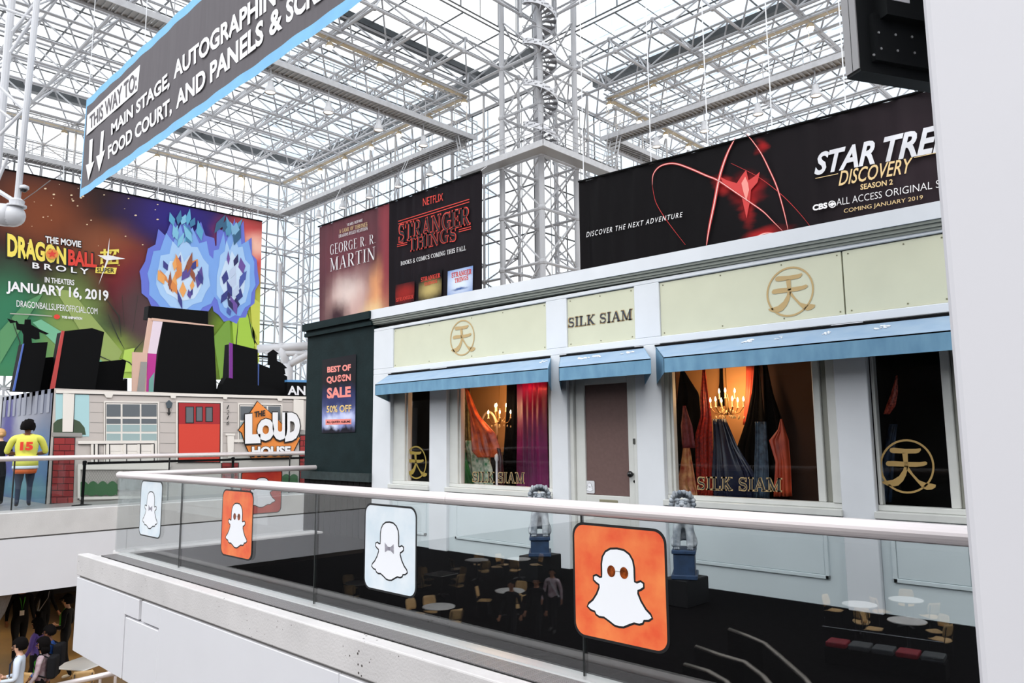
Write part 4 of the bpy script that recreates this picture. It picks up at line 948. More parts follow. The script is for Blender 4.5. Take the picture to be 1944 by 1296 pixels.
strokepx(MB(), PS, [(1548, 338.6), (1591, 329.6)], 1.2, .05).build('gilt_line', INKG, sb, recalc=False); strokepx(MB(), PS, [(1735, 299), (1800, 285)], 1.2, .05).build('gilt_line', INKG, sb, recalc=False)
for x in (1108, 1236, 1344, 1466, 1606):
    a = PS((x, stop(x))); MB().tube([a, (a.x, a.y, 36)], .025, 5).build('cable', WHITE, sb)
# ================================================================== catwalks under the roof
CWG = mat('catwalk_grey', (.55, .55, .57, 1), .5, var=.15, vscale=4)
CWD = mat('catwalk_underside', (.36, .355, .355, 1), .6)
def catwalk(label, a, b, w=.95, ladder_gap=None):
    a, b = Vector(a), Vector(b); d = b-a; L = d.length; u = d.normalized(); s = Vector((-u.y, u.x, 0))
    t = thing('catwalk', label, 'catwalk', group='service catwalks under the glass roof')
    n = int(L/1.525); st = L/n
    me = MB().box((0.02, -w/2, 0), (st-.02, w/2, .05)); 
    for k in range(6): me.box((st*(k+.5)/6-.03, -w/2, -.06), (st*(k+.5)/6+.03, w/2, 0))
    me = me.mesh('deck_plate', CWD); ang = math.atan2(u.y, u.x)
    for i in range(n): link('deck_plate', me, t, tuple(a+u*(st*i)), (0, 0, ang))
    for q in (-1, 1):
        o = s*(q*w/2)
        MB().prism([a+o+Vector((0,0,-.16)), b+o+Vector((0,0,-.16)), b+o+Vector((0,0,.14)), a+o+Vector((0,0,.14))], s*.05*q).build('stringer', CWG, t)
        for h in (.55, 1.08): MB().tube([a+o+Vector((0,0,h)), b+o+Vector((0,0,h))], .028, 5).build('guard_rail', FRW, t)
    np_ = int(L/2.03); pm = MB().tube([(0,0,0),(0,0,1.08)], .026, 5).mesh('post', FRW)
    for i in range(np_+1):
        for q in (-1, 1): link('post', pm, t, tuple(a+u*(L*i/np_)+s*(q*w/2)))
    hm = MB().tube([(0,0,.1),(0,0,3.1)], .02, 5).mesh('hanger', FRW)
    for i in range(0, np_+1, 2): link('hanger', hm, t, tuple(a+u*(L*i/np_)+s*(w/2)))
    return t
XA, YB_, XC, YD = -33.1, 30.3, -55.6, 36.8
catwalk('catwalk on the near side of the left bay, hung with four white lamps', (XA, 2, ZC), (XA, YB_+.5, ZC))
catwalk('catwalk running above the book banners', (XA-.5, YB_, ZC), (XC+.5, YB_, ZC))
catwalk('catwalk running above the anime film banner', (XC, 2, ZC), (XC, YB_+.5, ZC))
catwalk('catwalk over the right bay above the space series banner', (-27.3, YD, ZC), (7, YD, ZC))
catwalk('catwalk turning back behind the space series banner', (-27, YD+.5, ZC), (-27, 57, ZC))
# lighting trays one level higher
TAN = mat('tan_tray', S(176, 158, 128), .5)
def tray(label, a, b):
    a, b = Vector(a), Vector(b); u = (b-a).normalized(); s = Vector((-u.y, u.x, 0))
    t = thing('lighting_truss', label, 'truss', group='lighting trusses with warm lamps')
    for q, z in ((-.3, 0), (.3, 0), (-.3, .5), (.3, .5)): MB().tube([a+s*q+Vector((0,0,z)), b+s*q+Vector((0,0,z))], .05, 6).build('rail', FRW, t)
    MB().prism([a+s*.14, b+s*.14, b-s*.14, a-s*.14], (0, 0, .12)).build('cable_tray', TAN, t)
    m = MB(); n = int((b-a).length/.9)
    for i in range(n+1):
        p = a+u*((b-a).length*i/n); z = Vector((0,0,.5)); p2 = a+u*((b-a).length*min(i+1, n)/n)
        m.tube([p+s*.3, p-s*.3], .025, 4, caps=False).tube([p+s*.3, p2+s*.3+z], .022, 4, caps=False).tube([p-s*.3, p2-s*.3+z], .022, 4, caps=False)
    stuff(m.build('lacing_bars', FRW, t, recalc=False))
    return t
ZT = ZL-.25
tray('lighting truss along the near side of the left bay', (XA, 2, ZT), (XA, YB_, ZT)); tray('lighting truss above the catwalk over the book banners', (XA, YB_, ZT), (XC, YB_, ZT))
tray('lighting truss above the catwalk over the anime banner', (XC, 2, ZT), (XC, YB_, ZT)); tray('lighting truss above the right bay catwalk', (-27, YD, ZT), (7, YD, ZT)); tray('lighting truss running back in the right bay', (-27, YD, ZT), (-27, 57, ZT))
def px1(x, y): return (500+x/2.776, y/2.776)
def px3(x, y): return (1150+x/2.776, y/2.776)
WB = mat('warm_lamp', (1, .85, .6, 1), .4, emit=(1, .80, .52, 1), estr=30)
wl_p = None
def warm(pos, label):
    global wl_p
    if wl_p is None:
        wl_p = thing('flood_lamp', label, 'lamp', group='warm flood lamps on the lighting trusses')
        MB().lathe([(.1, .3), (.16, .24), (.22, .05)], (0, 0, 0), 12).build('reflector', TAN, wl_p, smooth=True); MB().ball((0, 0, .04), .17, 10, 8).build('bulb', WB, wl_p, smooth=True); MB().tube([(0,0,.28),(0,0,.44)], .03, 5).build('bracket', FRW, wl_p); c = wl_p
    else: c = copy_tree(wl_p); c['label'] = label
    c.location = pos
ords = ['first', 'second', 'third', 'fourth', 'fifth', 'sixth', 'seventh', 'eighth', 'ninth']
for i, p in enumerate([(350,230),(615,340),(850,440),(1058,525)]):
    q = onX(px1(*p), XA); warm((XA, q.y, ZT-.45), ords[i]+' warm lamp from the left on the truss nearest the grey direction banner')
for i, p in enumerate([(880,605),(715,675),(570,745),(430,805),(300,865),(190,915)]):
    q = onY(px1(*p), YB_); warm((q.x, YB_, ZT-.45), ords[i]+' warm lamp from the mast on the truss above the book banners')
for i, p in enumerate([(20,540),(252,455),(503,367),(775,268),(1080,165)]):
    q = onY(px3(*p), YD); warm((q.x, YD, ZT-.45), ords[i]+' warm lamp from the mast on the right bay truss')
for i, p in enumerate([(175,620),(315,690),(435,760)]):
    q = onX(px3(*p), -27); warm((-27, min(56, max(37.6+i*3, q.y)), ZT-.45), ords[i]+' warm lamp on the truss behind the right bay catwalk')
for i, p in enumerate([(1060,855),(1270,915),(830,800),(340,680)]):
    q = onX((p[0]/2.776, p[1]/2.776), XC); warm((XC, q.y, ZT-.45), ords[i]+' warm lamp on the truss above the anime banner')
# white bell pendants under the catwalks
pn = None
def pendant(pos, label, top):
    global pn
    if pn is None:
        pn = thing('pendant_lamp', label, 'lamp', group='white bell pendants under the catwalks')
        MB().lathe([(.10, .62), (.15, .58), (.15, .36), (.2, .3), (.29, .02), (.27, .0), (.18, .28)], (0,0,0), 14).build('shade', mat('lamp_white', (.62, .62, .64, 1), .4), pn, smooth=True)
        MB().lathe([(.24, .05), (.02, .07)], (0,0,0), 14).build('lens', mat('lamp_lens', (.9, .86, .8, 1), .3, emit=(1, .9, .8, 1), estr=.7), pn)
        MB().tube([(0,0,.6),(0,0,1.44)], .03, 5).build('stem', FRW, pn); c = pn
    else: c = copy_tree(pn); c['label'] = label
    c.location = pos
ZP = ZC-1.45
for i, p in enumerate([(514,150),(624,191),(719,226),(804,255)]):
    pendant((XA, onX(p, XA).y, ZP), ords[i]+' white pendant from the left under the near left bay catwalk', 0)
for i, p in enumerate([(816,307),(756,327),(702,351),(651,369),(605.5,387),(564,405)]):
    pendant((onY(p, YB_).x, YB_, ZP), ords[i]+' white pendant from the mast under the catwalk over the book banners', 0)
for i, p in enumerate([(456,401),(380,387),(298,369),(211,351),(114.5,331),(13,308)]):
    pendant((XC, onX(p, XC).y, ZP), ords[i]+' white pendant from the hall corner under the catwalk over the anime banner', 0)
for i, p in enumerate([(1245.5,258),(1337,229),(1438,199),(1548,164)]):
    pendant((onY(p, YD).x, YD, ZP), ords[i]+' white pendant from the mast under the right bay catwalk', 0)
pendant((-27, onX((1217, 303), -27).y if onX((1217, 303), -27).y > 0 else 43, ZP), 'white pendant under the catwalk behind the space series banner', 0)

# ------------------------------------------------------------------ platform and ladders round the mast
ZPf = 17.1
pf = thing('mast_platform', 'angled service platform wrapped round the lattice mast', 'platform')
MB().prism([(-32.4, 29.9, ZPf), (-32.4, 28.9, ZPf), (-25.5, 28.9, ZPf), (-25.5, 35.9, ZPf), (-26.5, 35.9, ZPf), (-26.5, 29.9, ZPf)], (0, 0, .1)).build('deck', CWD, pf)
edge = [(-32.4, 28.9), (-25.5, 28.9), (-25.5, 35.9)]
for i in range(2):
    a, b = edge[i], edge[i+1]
    MB().prism([(*a, ZPf-.12), (*b, ZPf-.12), (*b, ZPf+.22), (*a, ZPf+.22)], (0, -.05, 0) if i == 0 else (.05, 0, 0)).build('fascia', CWG, pf)
    for h in (.5, .8, 1.1): MB().tube([(*a, ZPf+h), (*b, ZPf+h)], .028, 5).build('guard_rail', FRW, pf)
    for k in range(6): x, y = lerp(a[0], b[0], k/5), lerp(a[1], b[1], k/5); MB().tube([(x, y, ZPf), (x, y, ZPf+1.1)], .028, 5).build('post', FRW, pf)
def ladder(label, base, top, side):
    t = thing('ship_ladder', label, 'ladder', group='steep ladders from platform to catwalk'); base, top, side = Vector(base), Vector(top), Vector(side)
    for q in (-1, 1):
        o = side*(.38*q); MB().prism([base+o-Vector((0,0,.12)), top+o-Vector((0,0,.12)), top+o+Vector((0,0,.12)), base+o+Vector((0,0,.12))], side*.05).build('stringer', CWG, t)
        MB().tube([base+o+Vector((0,0,1)), top+o+Vector((0,0,1.0))], .03, 5).build('handrail', FRW, t)
    for k in range(9): p = lerp(base, top, (k+.5)/9); MB().prism([p-side*.38-(top-base).normalized()*.1, p+side*.38-(top-base).normalized()*.1, p+side*.38+Vector((.0,.0,0)), p-side*.38], (0,0,.04)).build('tread', CWD, t)
ladder('steep ladder at the left end of the mast platform', (-32.0, 29.4, ZPf+.1), (-33.3, 30.0, ZC), (0, 1, 0))
ladder('steep ladder at the right end of the mast platform', (-26.0, 35.4, ZPf+.1), (-26.4, 36.7, ZC), (1, 0, 0))
# ------------------------------------------------------------------ spiral stair round the near tube
ss = thing('spiral_stair', 'white spiral stair winding up the lattice mast', 'staircase', (MXp, MYp, ZPf))
PIT, RS, NT = 2.45, .98, 14
tm = MB().prism([(.17, -.03, 0), (RS, -.22, 0), (RS, .22, 0), (.17, .03, 0)], (0, 0, .05)).box((RS-.02, -.2, -.02), (RS, .2, 0)).mesh('tread', mat('stair_grey', (.22, .22, .235, 1), .5))
turns = 7
A0 = 2.2
for k in range(NT*turns): link('tread', tm, ss, (0, 0, .1+PIT*k/NT), (0, 0, A0-2*pi*k/NT))
def helix(r, dz0, dz1, t0, t1, n=20):
    n = int((t1-t0)*n); P = []
    for i in range(n+1):
        t_ = lerp(t0, t1, i/n); a = A0-2*pi*t_; P += [(r*cos(a), r*sin(a), PIT*t_+dz0), (r*cos(a), r*sin(a), PIT*t_+dz1)]
    return MB().add(P, [(2*i, 2*i+1, 2*i+3, 2*i+2) for i in range(n)])
for k in range(turns):
    o = helix(RS+.01, -.06, .26, k, k+1).build('stringer_band', mat('stair_white', (.6, .6, .63, 1), .45), ss, recalc=False); md_ = o.modifiers.new('s', 'SOLIDIFY'); md_.thickness = .03
    MB().tube([(RS*cos(A0-2*pi*t_), RS*sin(A0-2*pi*t_), PIT*t_+1.0) for t_ in [k+i/16 for i in range(17)]], .025, 5).build('handrail', FRW, ss)
    for i in range(4): t_ = k+i/4; a = A0-2*pi*t_; MB().tube([(RS*cos(a), RS*sin(a), PIT*t_), (RS*cos(a), RS*sin(a), PIT*t_+1.0)], .012, 4).build('baluster', FRW, ss)

# ------------------------------------------------------------------ near tree column at the left edge with its security camera
WP = mat('pipe_white', (.62, .62, .65, 1), .35)
tc = sempty('column_tree', 'white tubular tree column at the left edge of the picture', 'column')
DD = 24.0
T = lambda x, y, d=DD: atdepth((x, y), d)
MB().tube([T(78, -80), T(70, 0), T(32.5, 384)], .095, 10).build('pole', WP, tc, smooth=False)
MB().tube([T(30, -80, 25), T(22, 0, 25), T(-6, 330, 25)], .12, 10).build('pole', WP, tc)
for a, b in (((-6, 12), (60, 34)), ((20, 100), (61, 36)), ((-8, 158), (44, 207)), ((0, 256), (46, 208)), ((-8, 352), (14, 300)), ((-6, 205), (22, 226)), ((24, 60), (64, 10))): MB().tube([T(*a), T(*b)], .05, 8).build('brace', WP, tc)
MB().tube([T(-90, 398), T(8, 408), T(24, 409)], .36, 20).build('branch_pipe', WP, tc, smooth=True)
q0 = T(-90, 398); MB().tube([(q0.x, q0.y, LOW), (q0.x, q0.y, q0.z+.4)], .4, 20).build('trunk', WP, tc, smooth=True)
q1, q2 = T(78, -80), T(30, -80, 25)
for q_ in (q1, q2): MB().tube([q_, q_+Vector((0, 0, 36.5-q_.z))], .095, 10).build('pole', WP, tc)
p = T(24, 409); MB().ball(p, .36, 20, 12).build('pipe_end', WP, tc, smooth=True)
p = T(32, 386); MB().lathe([(.28, -.12), (.28, -.06), (.2, -.04), (.22, .08), (.12, .16)], p, 16).build('flange', WP, tc, smooth=False)
MB().tube([T(-20, 352), T(28, 382)], .07, 8).build('brace', WP, tc)
p = T(46, 357)
sc_ = thing('security_camera', 'white dome security camera on the tree column', 'camera', tuple(p))
MB().tube([T(36, 352)-p, Vector((0, 0, .02))], .03, 6).build('arm', WP, sc_); MB().lathe([(.05, .1), (.13, .06), (.14, -.02), (.12, -.04)], (0,0,0), 14).build('housing', WP, sc_, smooth=True)
MB().ball((0, 0, -.04), .10, 12, 8).build('dome', mat('smoked_dome', (.02, .02, .022, 1), .1), sc_, smooth=True)
o = MB().tube([T(40, 383), T(70, 362), T(96, 342)], .012, 5).build('guy_wire', mat('grey_wire', (.2, .2, .2, 1), .5)); tag(o, 'thin wire strung from the tree column flange', 'wire')
# far tree column in the corner
tf = sempty('column_tree_far', 'white tubular tree column in the far hall corner behind the cutouts', 'column')
G = lambda x, y: atdepth((x, y), 47)
for a, b, r in (((490, 662), (592, 656), .26), ((505, 668), (592, 672), .2), ((533, 652), (546, 700), .26), ((592, 668), (545, 694), .24), ((545, 690), (548, 780), .34), ((566, 668), (556, 690), .2)):
    MB().tube([G(*a), G(*b)], r, 12).build('branch_pipe', WP, tf, smooth=True)
MB().tube([G(533, 652), G(531, 500)], .12, 8).build('pole', WP, tf)

# ------------------------------------------------------------------ screen mounted on the pillar, seen from behind
d1 = Vector((.48, .88, 0)).normalized(); d2 = Vector((-d1.y, d1.x, 0))
P0 = onY((1634, 126), 3.35)
mo = thing('wall_monitor', 'black display screen seen from behind, fixed to the white pillar', 'screen', tuple(P0))
mo.rotation_euler = (0, 0, math.atan2(d1.y, d1.x))
W_, H_, T_ = .62, .95, .085
MBK = mat('monitor_black', (.008, .009, .010, 1), .5, spec=.15); MGR = mat('monitor_edge', S(150, 148, 150), .4)
MB().box((0, .0, 0), (W_, T_, H_)).build('back_shell', MBK, mo)
MB().box((-.006, .004, -.006), (0, T_, H_)).build('side_frame', MGR, mo); MB().box((-.0065, .04, -.006), (-.0055, .043, H_)).build('seam', MBK, mo)
MB().box((0, 0, -.02), (W_, T_, 0)).build('bottom_bezel', MBK, mo)
PM = PlaneN(P0, -d2)
def loc(p): q = PM(p)-P0; return q.dot(d1), q.z
a = loc((1655, 118)); b = loc((1757, 62))
MB().box((a[0], -.025, a[1]), (W_-.04, 0, b[1]+.03)).build('lower_plate', MBK, mo)
a2 = loc((1662, 42))
MB().box((a2[0], -.07, a2[1]), (W_-.04, 0, H_-.1)).build('upper_cover', MBK, mo)
c0, c1 = loc((1669, 16)), loc((1694, -10))
MB().box((c0[0], -.073, c0[1]), (c1[0]+.02, -.07, c0[1]+.09)).build('paper_label', INKW, mo)
for p in ((1659, 68), (1691, 72), (1722, 76), (1664, 98), (1695, 102), (1727, 106), (1650, 110)):
    q = loc(p); MB().lathe([(.006, 0), (.006, -.004)], (q[0], -.026, q[1]), 8, axis='y').build('bolt', mat('bolt', S(215, 215, 215), .3, .8), mo)
MB().box((W_-.02, 0, -.05), (W_+.35, .06, .03)).build('mount_arm', MBK, mo)

# ------------------------------------------------------------------ tower block outside the glass behind the mast
tw = thing('office_tower', 'pale blue glass tower outside, behind the lattice mast', 'building', (-42, 92, LOW))
TWW = mat('tower_frame', S(236, 238, 241), .5); TWG = mat('tower_window', S(206, 219, 231), .3, spec=.4)
MB().box((-30, 0, 0), (30, 30, 95)).build('block', TWW, tw)
wm = MB().box((-1.25, -.2, 0), (1.25, .1, 5.6)).mesh('window', TWG)
for i in range(20):
    for k in range(13): link('window', wm, tw, (-28.5+3*i, 0, 3+6.6*k))
tw2 = thing('office_tower', 'pale tower outside, seen faintly through the left wall of the central bay', 'building', (-95, 60, LOW))
MB().box((-15, -20, 0), (15, 20, 60)).build('block', TWW, tw2)
wm2 = MB().box((-.1, -1.25, 0), (.2, 1.25, 5.6)).mesh('window', TWG)
for i in range(13):
    for k in range(8): link('window', wm2, tw2, (15, -18+3*i, 3+6.6*k))
# ================================================================== cartoon house booth on the far mezzanine
XH = -19.7
PH = PlaneX(XH)
def c5(x, y): return (x/3.24, 680+y/3.24)
def c8(x, y): return (150+x/4.32, 740+y/4.32)
def r5(x, y): return (x/5.89, 560+y/5.89)
def r6(x, y): return (250+x/5.554, 560+y/5.554)
yc = PH((103, 740)).y; ZH = 2.76
hb = thing('cartoon_house_booth', 'booth printed as a cartoon house front with red door and brick piers', 'booth', (XH, yc, ZS))
def bx(name, a, b, m): o = MB().box(a, b).build(name, m, hb); o.matrix_parent_inverse = Matrix.Translation(-Vector(hb.location)); return o
def hp(name, pts, m, off=.02, par=None, edge=None, conv=c5, th=.012):
    mb = MB(); pxpoly(mb, PH, [conv(*p) for p in pts], off, th=th)
    o = mb.build(name, m, par or hb)
    if par is None: o.matrix_parent_inverse = Matrix.Translation(-Vector(hb.location))
    return o
def inv(o):
    o.matrix_parent_inverse = Matrix.Translation(-Vector(hb.location)); return o
BEI = mat('mural_beige', S(196, 186, 180), .6); CRM = mat('mural_cream', S(232, 224, 216), .6); MBL = mat('mural_line', S(30, 26, 26), .6)
SKB = mat('mural_sky', S(172, 208, 212), .6); HIL = mat('mural_hill', S(62, 78, 56), .6); GLS = mat('mural_glass', S(98, 103, 108), .6); GLP = mat('mural_lit_glass', S(156, 176, 176), .6)
RDK = mat('mural_red_dark', S(168, 30, 36), .6); RED = mat('mural_red', S(212, 62, 44), .6); GRV = mat('mural_grey', S(150, 146, 142), .6)
bx('front_panel', (XH, yc, ZS), (XH-.1, 14.5, ZH), BEI)
sm = print_mat('city_print', S(86, 92, 112), [(.3, .8, .5, .3, S(150, 152, 164), .8), (.5, .25, .6, .25, S(44, 74, 150), .7), (.8, .3, .3, .3, S(70, 110, 150), .8), (.15, .6, .15, .5, S(66, 60, 130), .7), (.6, .1, .5, .1, S(80, 130, 140), .8)], .4, .5)
a, b = Vector((XH, yc, ZS)), Vector((XH-4.6, yc, ZS))
o = MB().grid(lambda u, v: tuple(lerp(b, a, u)+Vector((0, 0, (ZH-ZS)*v))), 6, 6).build('side_panel', sm, hb, recalc=False); inv(o)
bx('roof_deck', (XH-.1, yc, ZH-.1), (XH-4.6, 14.5, ZH-.001), BLACK); bx('back_panel', (XH-4.6, yc, ZS), (XH-4.7, 14.5, ZH), BLACK)
for k in range(9):
    x = XH-.25-.5*k; bx('corrugation', (x, yc-.015, ZH-.55), (x-.22, yc-.001, ZH), mat('corr_grey', S(120, 124, 140), .4))
# mural shapes
hp('sky_patch', [(342, 214), (548, 216), (548, 480), (342, 480)], SKB, .008)
hp('hill', [(328, 458), (330, 400), (352, 378), (382, 370), (450, 372), (490, 388), (520, 425), (528, 470)], HIL, .014)
hp('porch_post', [(388, 214), (458, 214), (448, 452), (384, 452)], CRM, .024); hp('post_line', [(448, 214), (462, 214), (452, 452), (442, 452)], MBL, .02)
hp('header', [(345, 195), (1885, 235), (1885, 252), (345, 213)], CRM, .03); hp('header_line', [(345, 213), (1885, 252), (1885, 256), (345, 217)], MBL, .024)
for q in ([(635, 208), (702, 210), (686, 242), (654, 241)], [(1047, 219), (1085, 220), (1080, 246), (1052, 245)], [(1370, 227), (1402, 228), (1395, 252), (1376, 251)], [(1700, 236), (1744, 237), (1732, 262), (1712, 261)]): hp('bracket', q, CRM, .034)
for yy in (268, 330, 392, 455, 520, 580): 
    for (xa, xb) in ((555, 636), (985, 1080), (1375, 1460), (1742, 1800)): hp('siding_line', [(xa, yy), (xb, yy+(xb-xa)*.02), (xb, yy+2+(xb-xa)*.02), (xa, yy+2)], GRV, .006, th=.004)
# windows: shade over the upper panes is put into their grey
def win(x0, x1, y0, y1, cols, rows, pal):
    w = hp('window_frame', [(x0, y0), (x1, y0+4), (x1, y1), (x0, y1)], CRM, .02)
    hp('frame_line', [(x0+8, y0+9), (x1-8, y0+13), (x1-8, y1-3), (x0+8, y1-3)], MBL, .024)
    hp('frame_inner', [(x0+11, y0+13), (x1-11, y0+17), (x1-11, y1-5), (x0+11, y1-5)], CRM, .028)
    for i, (xa, xb) in enumerate(cols):
        for j, (ya, yb) in enumerate(rows): hp('pane', [(xa, ya+2), (xb, ya+3), (xb, yb), (xa, yb)], pal[j], .034)
win(640, 978, 262, 640, [(656, 742), (754, 860), (870, 964)], [(280, 358), (369, 402), (405, 450), (460, 505), (530, 570), (580, 630)], [GLS, GLS, GLP, GLP, CRM, CRM])
win(1464, 1737, 275, 520, [(1478, 1560), (1570, 1640), (1650, 1724)], [(292, 380), (390, 440), (448, 505)], [GLS, GLP, GLP])
# door
hp('door_frame', [(1083, 260), (1370, 266), (1368, 642), (1083, 642)], CRM, .02); hp('door_frame_line', [(1094, 270), (1358, 275), (1356, 642), (1094, 642)], MBL, .024)
hp('door_upper', [(1100, 274), (1352, 279), (1352, 405), (1100, 405)], RDK, .03); hp('door_lower', [(1100, 405), (1352, 405), (1350, 636), (1100, 636)], RED, .03)
for q in ((1144, 1190, 299, 396), (1208, 1244, 299, 386), (1267, 1306, 301, 388)):
    hp('door_light_line', [(q[0]-3, q[2]-3), (q[1]+3, q[2]-3), (q[1]+3, q[3]+3), (q[0]-3, q[3]+3)], MBL, .036); hp('door_light', [(q[0]+2, q[2]+2), (q[1]-2, q[2]+2), (q[1]-2, q[3]-2), (q[0]+2, q[3]-2)], GLS, .042)
# lantern and house number
hp('lantern', [(1020, 275), (1040, 256), (1062, 275), (1054, 305), (1028, 305)], mat('lantern_slate', S(70, 80, 88), .5), .04); hp('lantern_bracket', [(1035, 305), (1044, 305), (1046, 345), (1055, 318), (1050, 335), (1038, 352), (1026, 330), (1036, 338)], MBL, .04)
t = MB()
for s_, y_ in (('1', 312), ('2', 344), ('1', 376), ('6', 410)):
    place2d(t, text2d(s_, 0, .2), PH, c5(1394, y_), c5(1410, y_), 7.5, 7.5, .03)
inv(t.build('house_number', MBL, hb, recalc=False))
# right porch post, railings and newel
hp('porch_post', [(1806, 250), (1868, 252), (1868, 440), (1806, 438)], CRM, .024); hp('pier_cap', [(1800, 440), (1885, 442), (1885, 468), (1800, 465)], GRV, .03)
hp('pier_cap', [(322, 455), (506, 458), (506, 482), (322, 479)], GRV, .03)
hp('hand_rail', [(480, 508), (950, 505), (950, 522), (480, 526)], CRM, .046); hp('rail_line', [(480, 526), (950, 522), (950, 527), (480, 531)], MBL, .04)
for x in (560, 585, 655, 760, 845, 930): hp('baluster', [(x, 527), (x+16, 527), (x+16, 645), (x, 645)], CRM, .042); hp('baluster_line', [(x+16, 527), (x+22, 527), (x+22, 645), (x+16, 645)], MBL, .04)
hp('bottom_rail', [(480, 650), (1050, 640), (1050, 668), (480, 680)], CRM, .044)
hp('newel_post', [(1398, 466), (1440, 466), (1436, 612), (1402, 612)], CRM, .04); hp('newel_cap', [(1388, 462), (1446, 462), (1446, 474), (1388, 474)], CRM, .05); hp('stair_rail', [(1440, 498), (1500, 498), (1500, 515), (1440, 515)], CRM, .04)
# brick piers: bricks one by one
BRK = [mat('brick_red_%d' % i, c, .7) for i, c in enumerate((S(150, 42, 42), S(140, 38, 40), S(158, 50, 46)))]
hp('pier_mortar', [(330, 484), (464, 486), (450, 893), (308, 893)], MBL, .012); hp('pier_mortar', [(1842, 470), (1886, 471), (1886, 770), (1840, 770)], MBL, .012); hp('pier_mortar', [(1362, 640), (1470, 640), (1470, 745), (1362, 745)], MBL, .012)
def pier(xl0, xl1, xr0, xr1, y0, y1, nrow, wd):
    for r in range(nrow):
        ya, yb = lerp(y0, y1, r/nrow)+2, lerp(y0, y1, (r+1)/nrow)-2; xa, xb = lerp(xl0, xl1, r/nrow)+2, lerp(xr0, xr1, r/nrow)-2
        cuts = [xa]; x = xa+wd*(.5 if r % 2 else 1)
        while x < xb-8: cuts.append(x); x += wd
        cuts.append(xb)
        for i in range(len(cuts)-1): hp('brick', [(cuts[i]+1.5, ya), (cuts[i+1]-1.5, ya), (cuts[i+1]-1.5, yb), (cuts[i]+1.5, yb)], BRK[(r*3+i) % 3], .026, th=.012)
pier(330, 312, 462, 452, 488, 892, 10, 68); pier(1844, 1842, 1886, 1886, 474, 768, 9, 40); pier(1364, 1364, 1468, 1468, 642, 744, 4, 50)
# hedge fence under the porch
hp('fence_frame', [(478, 668), (1040, 668), (1040, 684), (478, 684)], CRM, .05); hp('fence_post', [(478, 684), (496, 684), (494, 870), (478, 870)], CRM, .05); hp('fence_foot', [(478, 852), (1040, 842), (1040, 858), (478, 870)], CRM, .05)
lm = MB()
for i in range(34): 
    x = 500+16*i
    strokepx(lm, PH, [c5(x, 690), c5(x+70, 800)], .5, .03); strokepx(lm, PH, [c5(x+70, 690), c5(x, 800)], .5, .03)
inv(stuff(lm.build('lattice_lines', GRV, hb, recalc=False)))
HG = mat('mural_hedge', S(62, 104, 66), .6); HGL = mat('mural_hedge_pale', S(150, 150, 146), .6)
def hedge(x0, x1, y0, y1, m, n, nm):
    pts = []
    for i in range(n*6+1):
        u = i/(n*6); pts.append((lerp(x0, x1, u), y0-abs(sin(u*n*pi))*(y1-y0)*.35))
    for i in range(n*6+1):
        u = 1-i/(n*6); pts.append((lerp(x0, x1, u), y1+abs(sin(u*n*pi+.6))*(y1-y0)*.2))
    hp(nm, pts, m, .045)
hedge(484, 722, 775, 835, HG, 4, 'hedge'); hedge(724, 860, 745, 800, HGL, 2, 'hedge'); hedge(1738, 1832, 725, 765, HG, 2, 'hedge')
hp('kerb_shadow', [(300, 893), (1885, 850), (1885, 870), (300, 915)], mat('dark_mat', S(62, 62, 64), .7), .012)
# title sign: orange house shape with lettering
ORG = mat('mural_orange', S(240, 142, 62), .5)
house = [(1465, 96), (1592, 208), (1765, 378), (1812, 392), (1728, 562), (1420, 566), (1368, 450), (1338, 352), (1310, 330), (1348, 280), (1412, 178)]
cx, cy_ = 1565, 350
hp('sign_edge', [(cx+(x-cx)*1.035, cy_+(y-cy_)*1.03) for x, y in house], MBL, .05, conv=c8); hp('sign_board', house, ORG, .062, conv=c8)
def ht(s_, p0, p1, h0, h1, m, off, bold, nm):
    t = MB(); place2d(t, text2d(s_, bold), PH, c8(*p0), c8(*p1), h0/4.32, h1/4.32, off); inv(t.build(nm, m, hb, recalc=False))
ht('THE', (1438, 226), (1528, 212), 48, 48, MBL, .09, .04, 'sign_lettering')
for s_, p0, p1, h0, h1 in (('L', (1362, 440), (1488, 436), 240, 250), ('O', (1462, 420), (1600, 415), 180, 185), ('U', (1588, 408), (1708, 415), 225, 232), ('D', (1690, 425), (1812, 405), 240, 220)):
    ht(s_, (p0[0]-7, p0[1]+14), (p1[0]+9, p1[1]+14), h0+22, h1+22, MBL, .09, .09, 'sign_lettering_edge'); ht(s_, p0, p1, h0, h1, INKW, .12, .085, 'sign_lettering')
ht('HOUSE', (1412, 552), (1742, 544), 92, 88, MBL, .10, .09, 'sign_lettering_edge'); ht('HOUSE', (1418, 542), (1736, 534), 78, 74, INKW, .13, .05, 'sign_lettering')

# ------------------------------------------------------------------ black backs of the skyline cutouts on the booth roof
def cut(name, label, pts, X, th, conv, extra=(), m=None, zmin=ZH):
    P = PlaneX(X); t = thing(name, label, 'set piece', (0, 0, 0), group='black backed skyline cutouts on the booth roof')
    mb = MB(); Q = [P(conv(*p)) for p in pts]; Q = [Vector((q.x, q.y, max(q.z, zmin))) for q in Q]
    mb.prism(Q, (-th, 0, 0)); mb.build('back_board', m or BLACK, t)
    for (nm, pp, mm, off) in extra:
        Q = [P(conv(*p), off) for p in pp]; Q = [Vector((q.x, q.y, max(q.z, zmin))) for q in Q]
        MB().prism(Q, (-.03, 0, 0)).build(nm, mm, t)
    return t
BLU = mat('edge_blue', S(70, 100, 180), .5); REDD = mat('edge_red', S(186, 60, 56), .5); PUR = mat('edge_purple', S(120, 30, 140), .5); MAG = mat('edge_magenta', S(186, 40, 140), .5); PNK = mat('edge_pale', S(226, 208, 220), .5); PLY = mat('plywood_tan', S(214, 176, 158), .7); MNT = mat('edge_mint', S(110, 160, 150), .5)
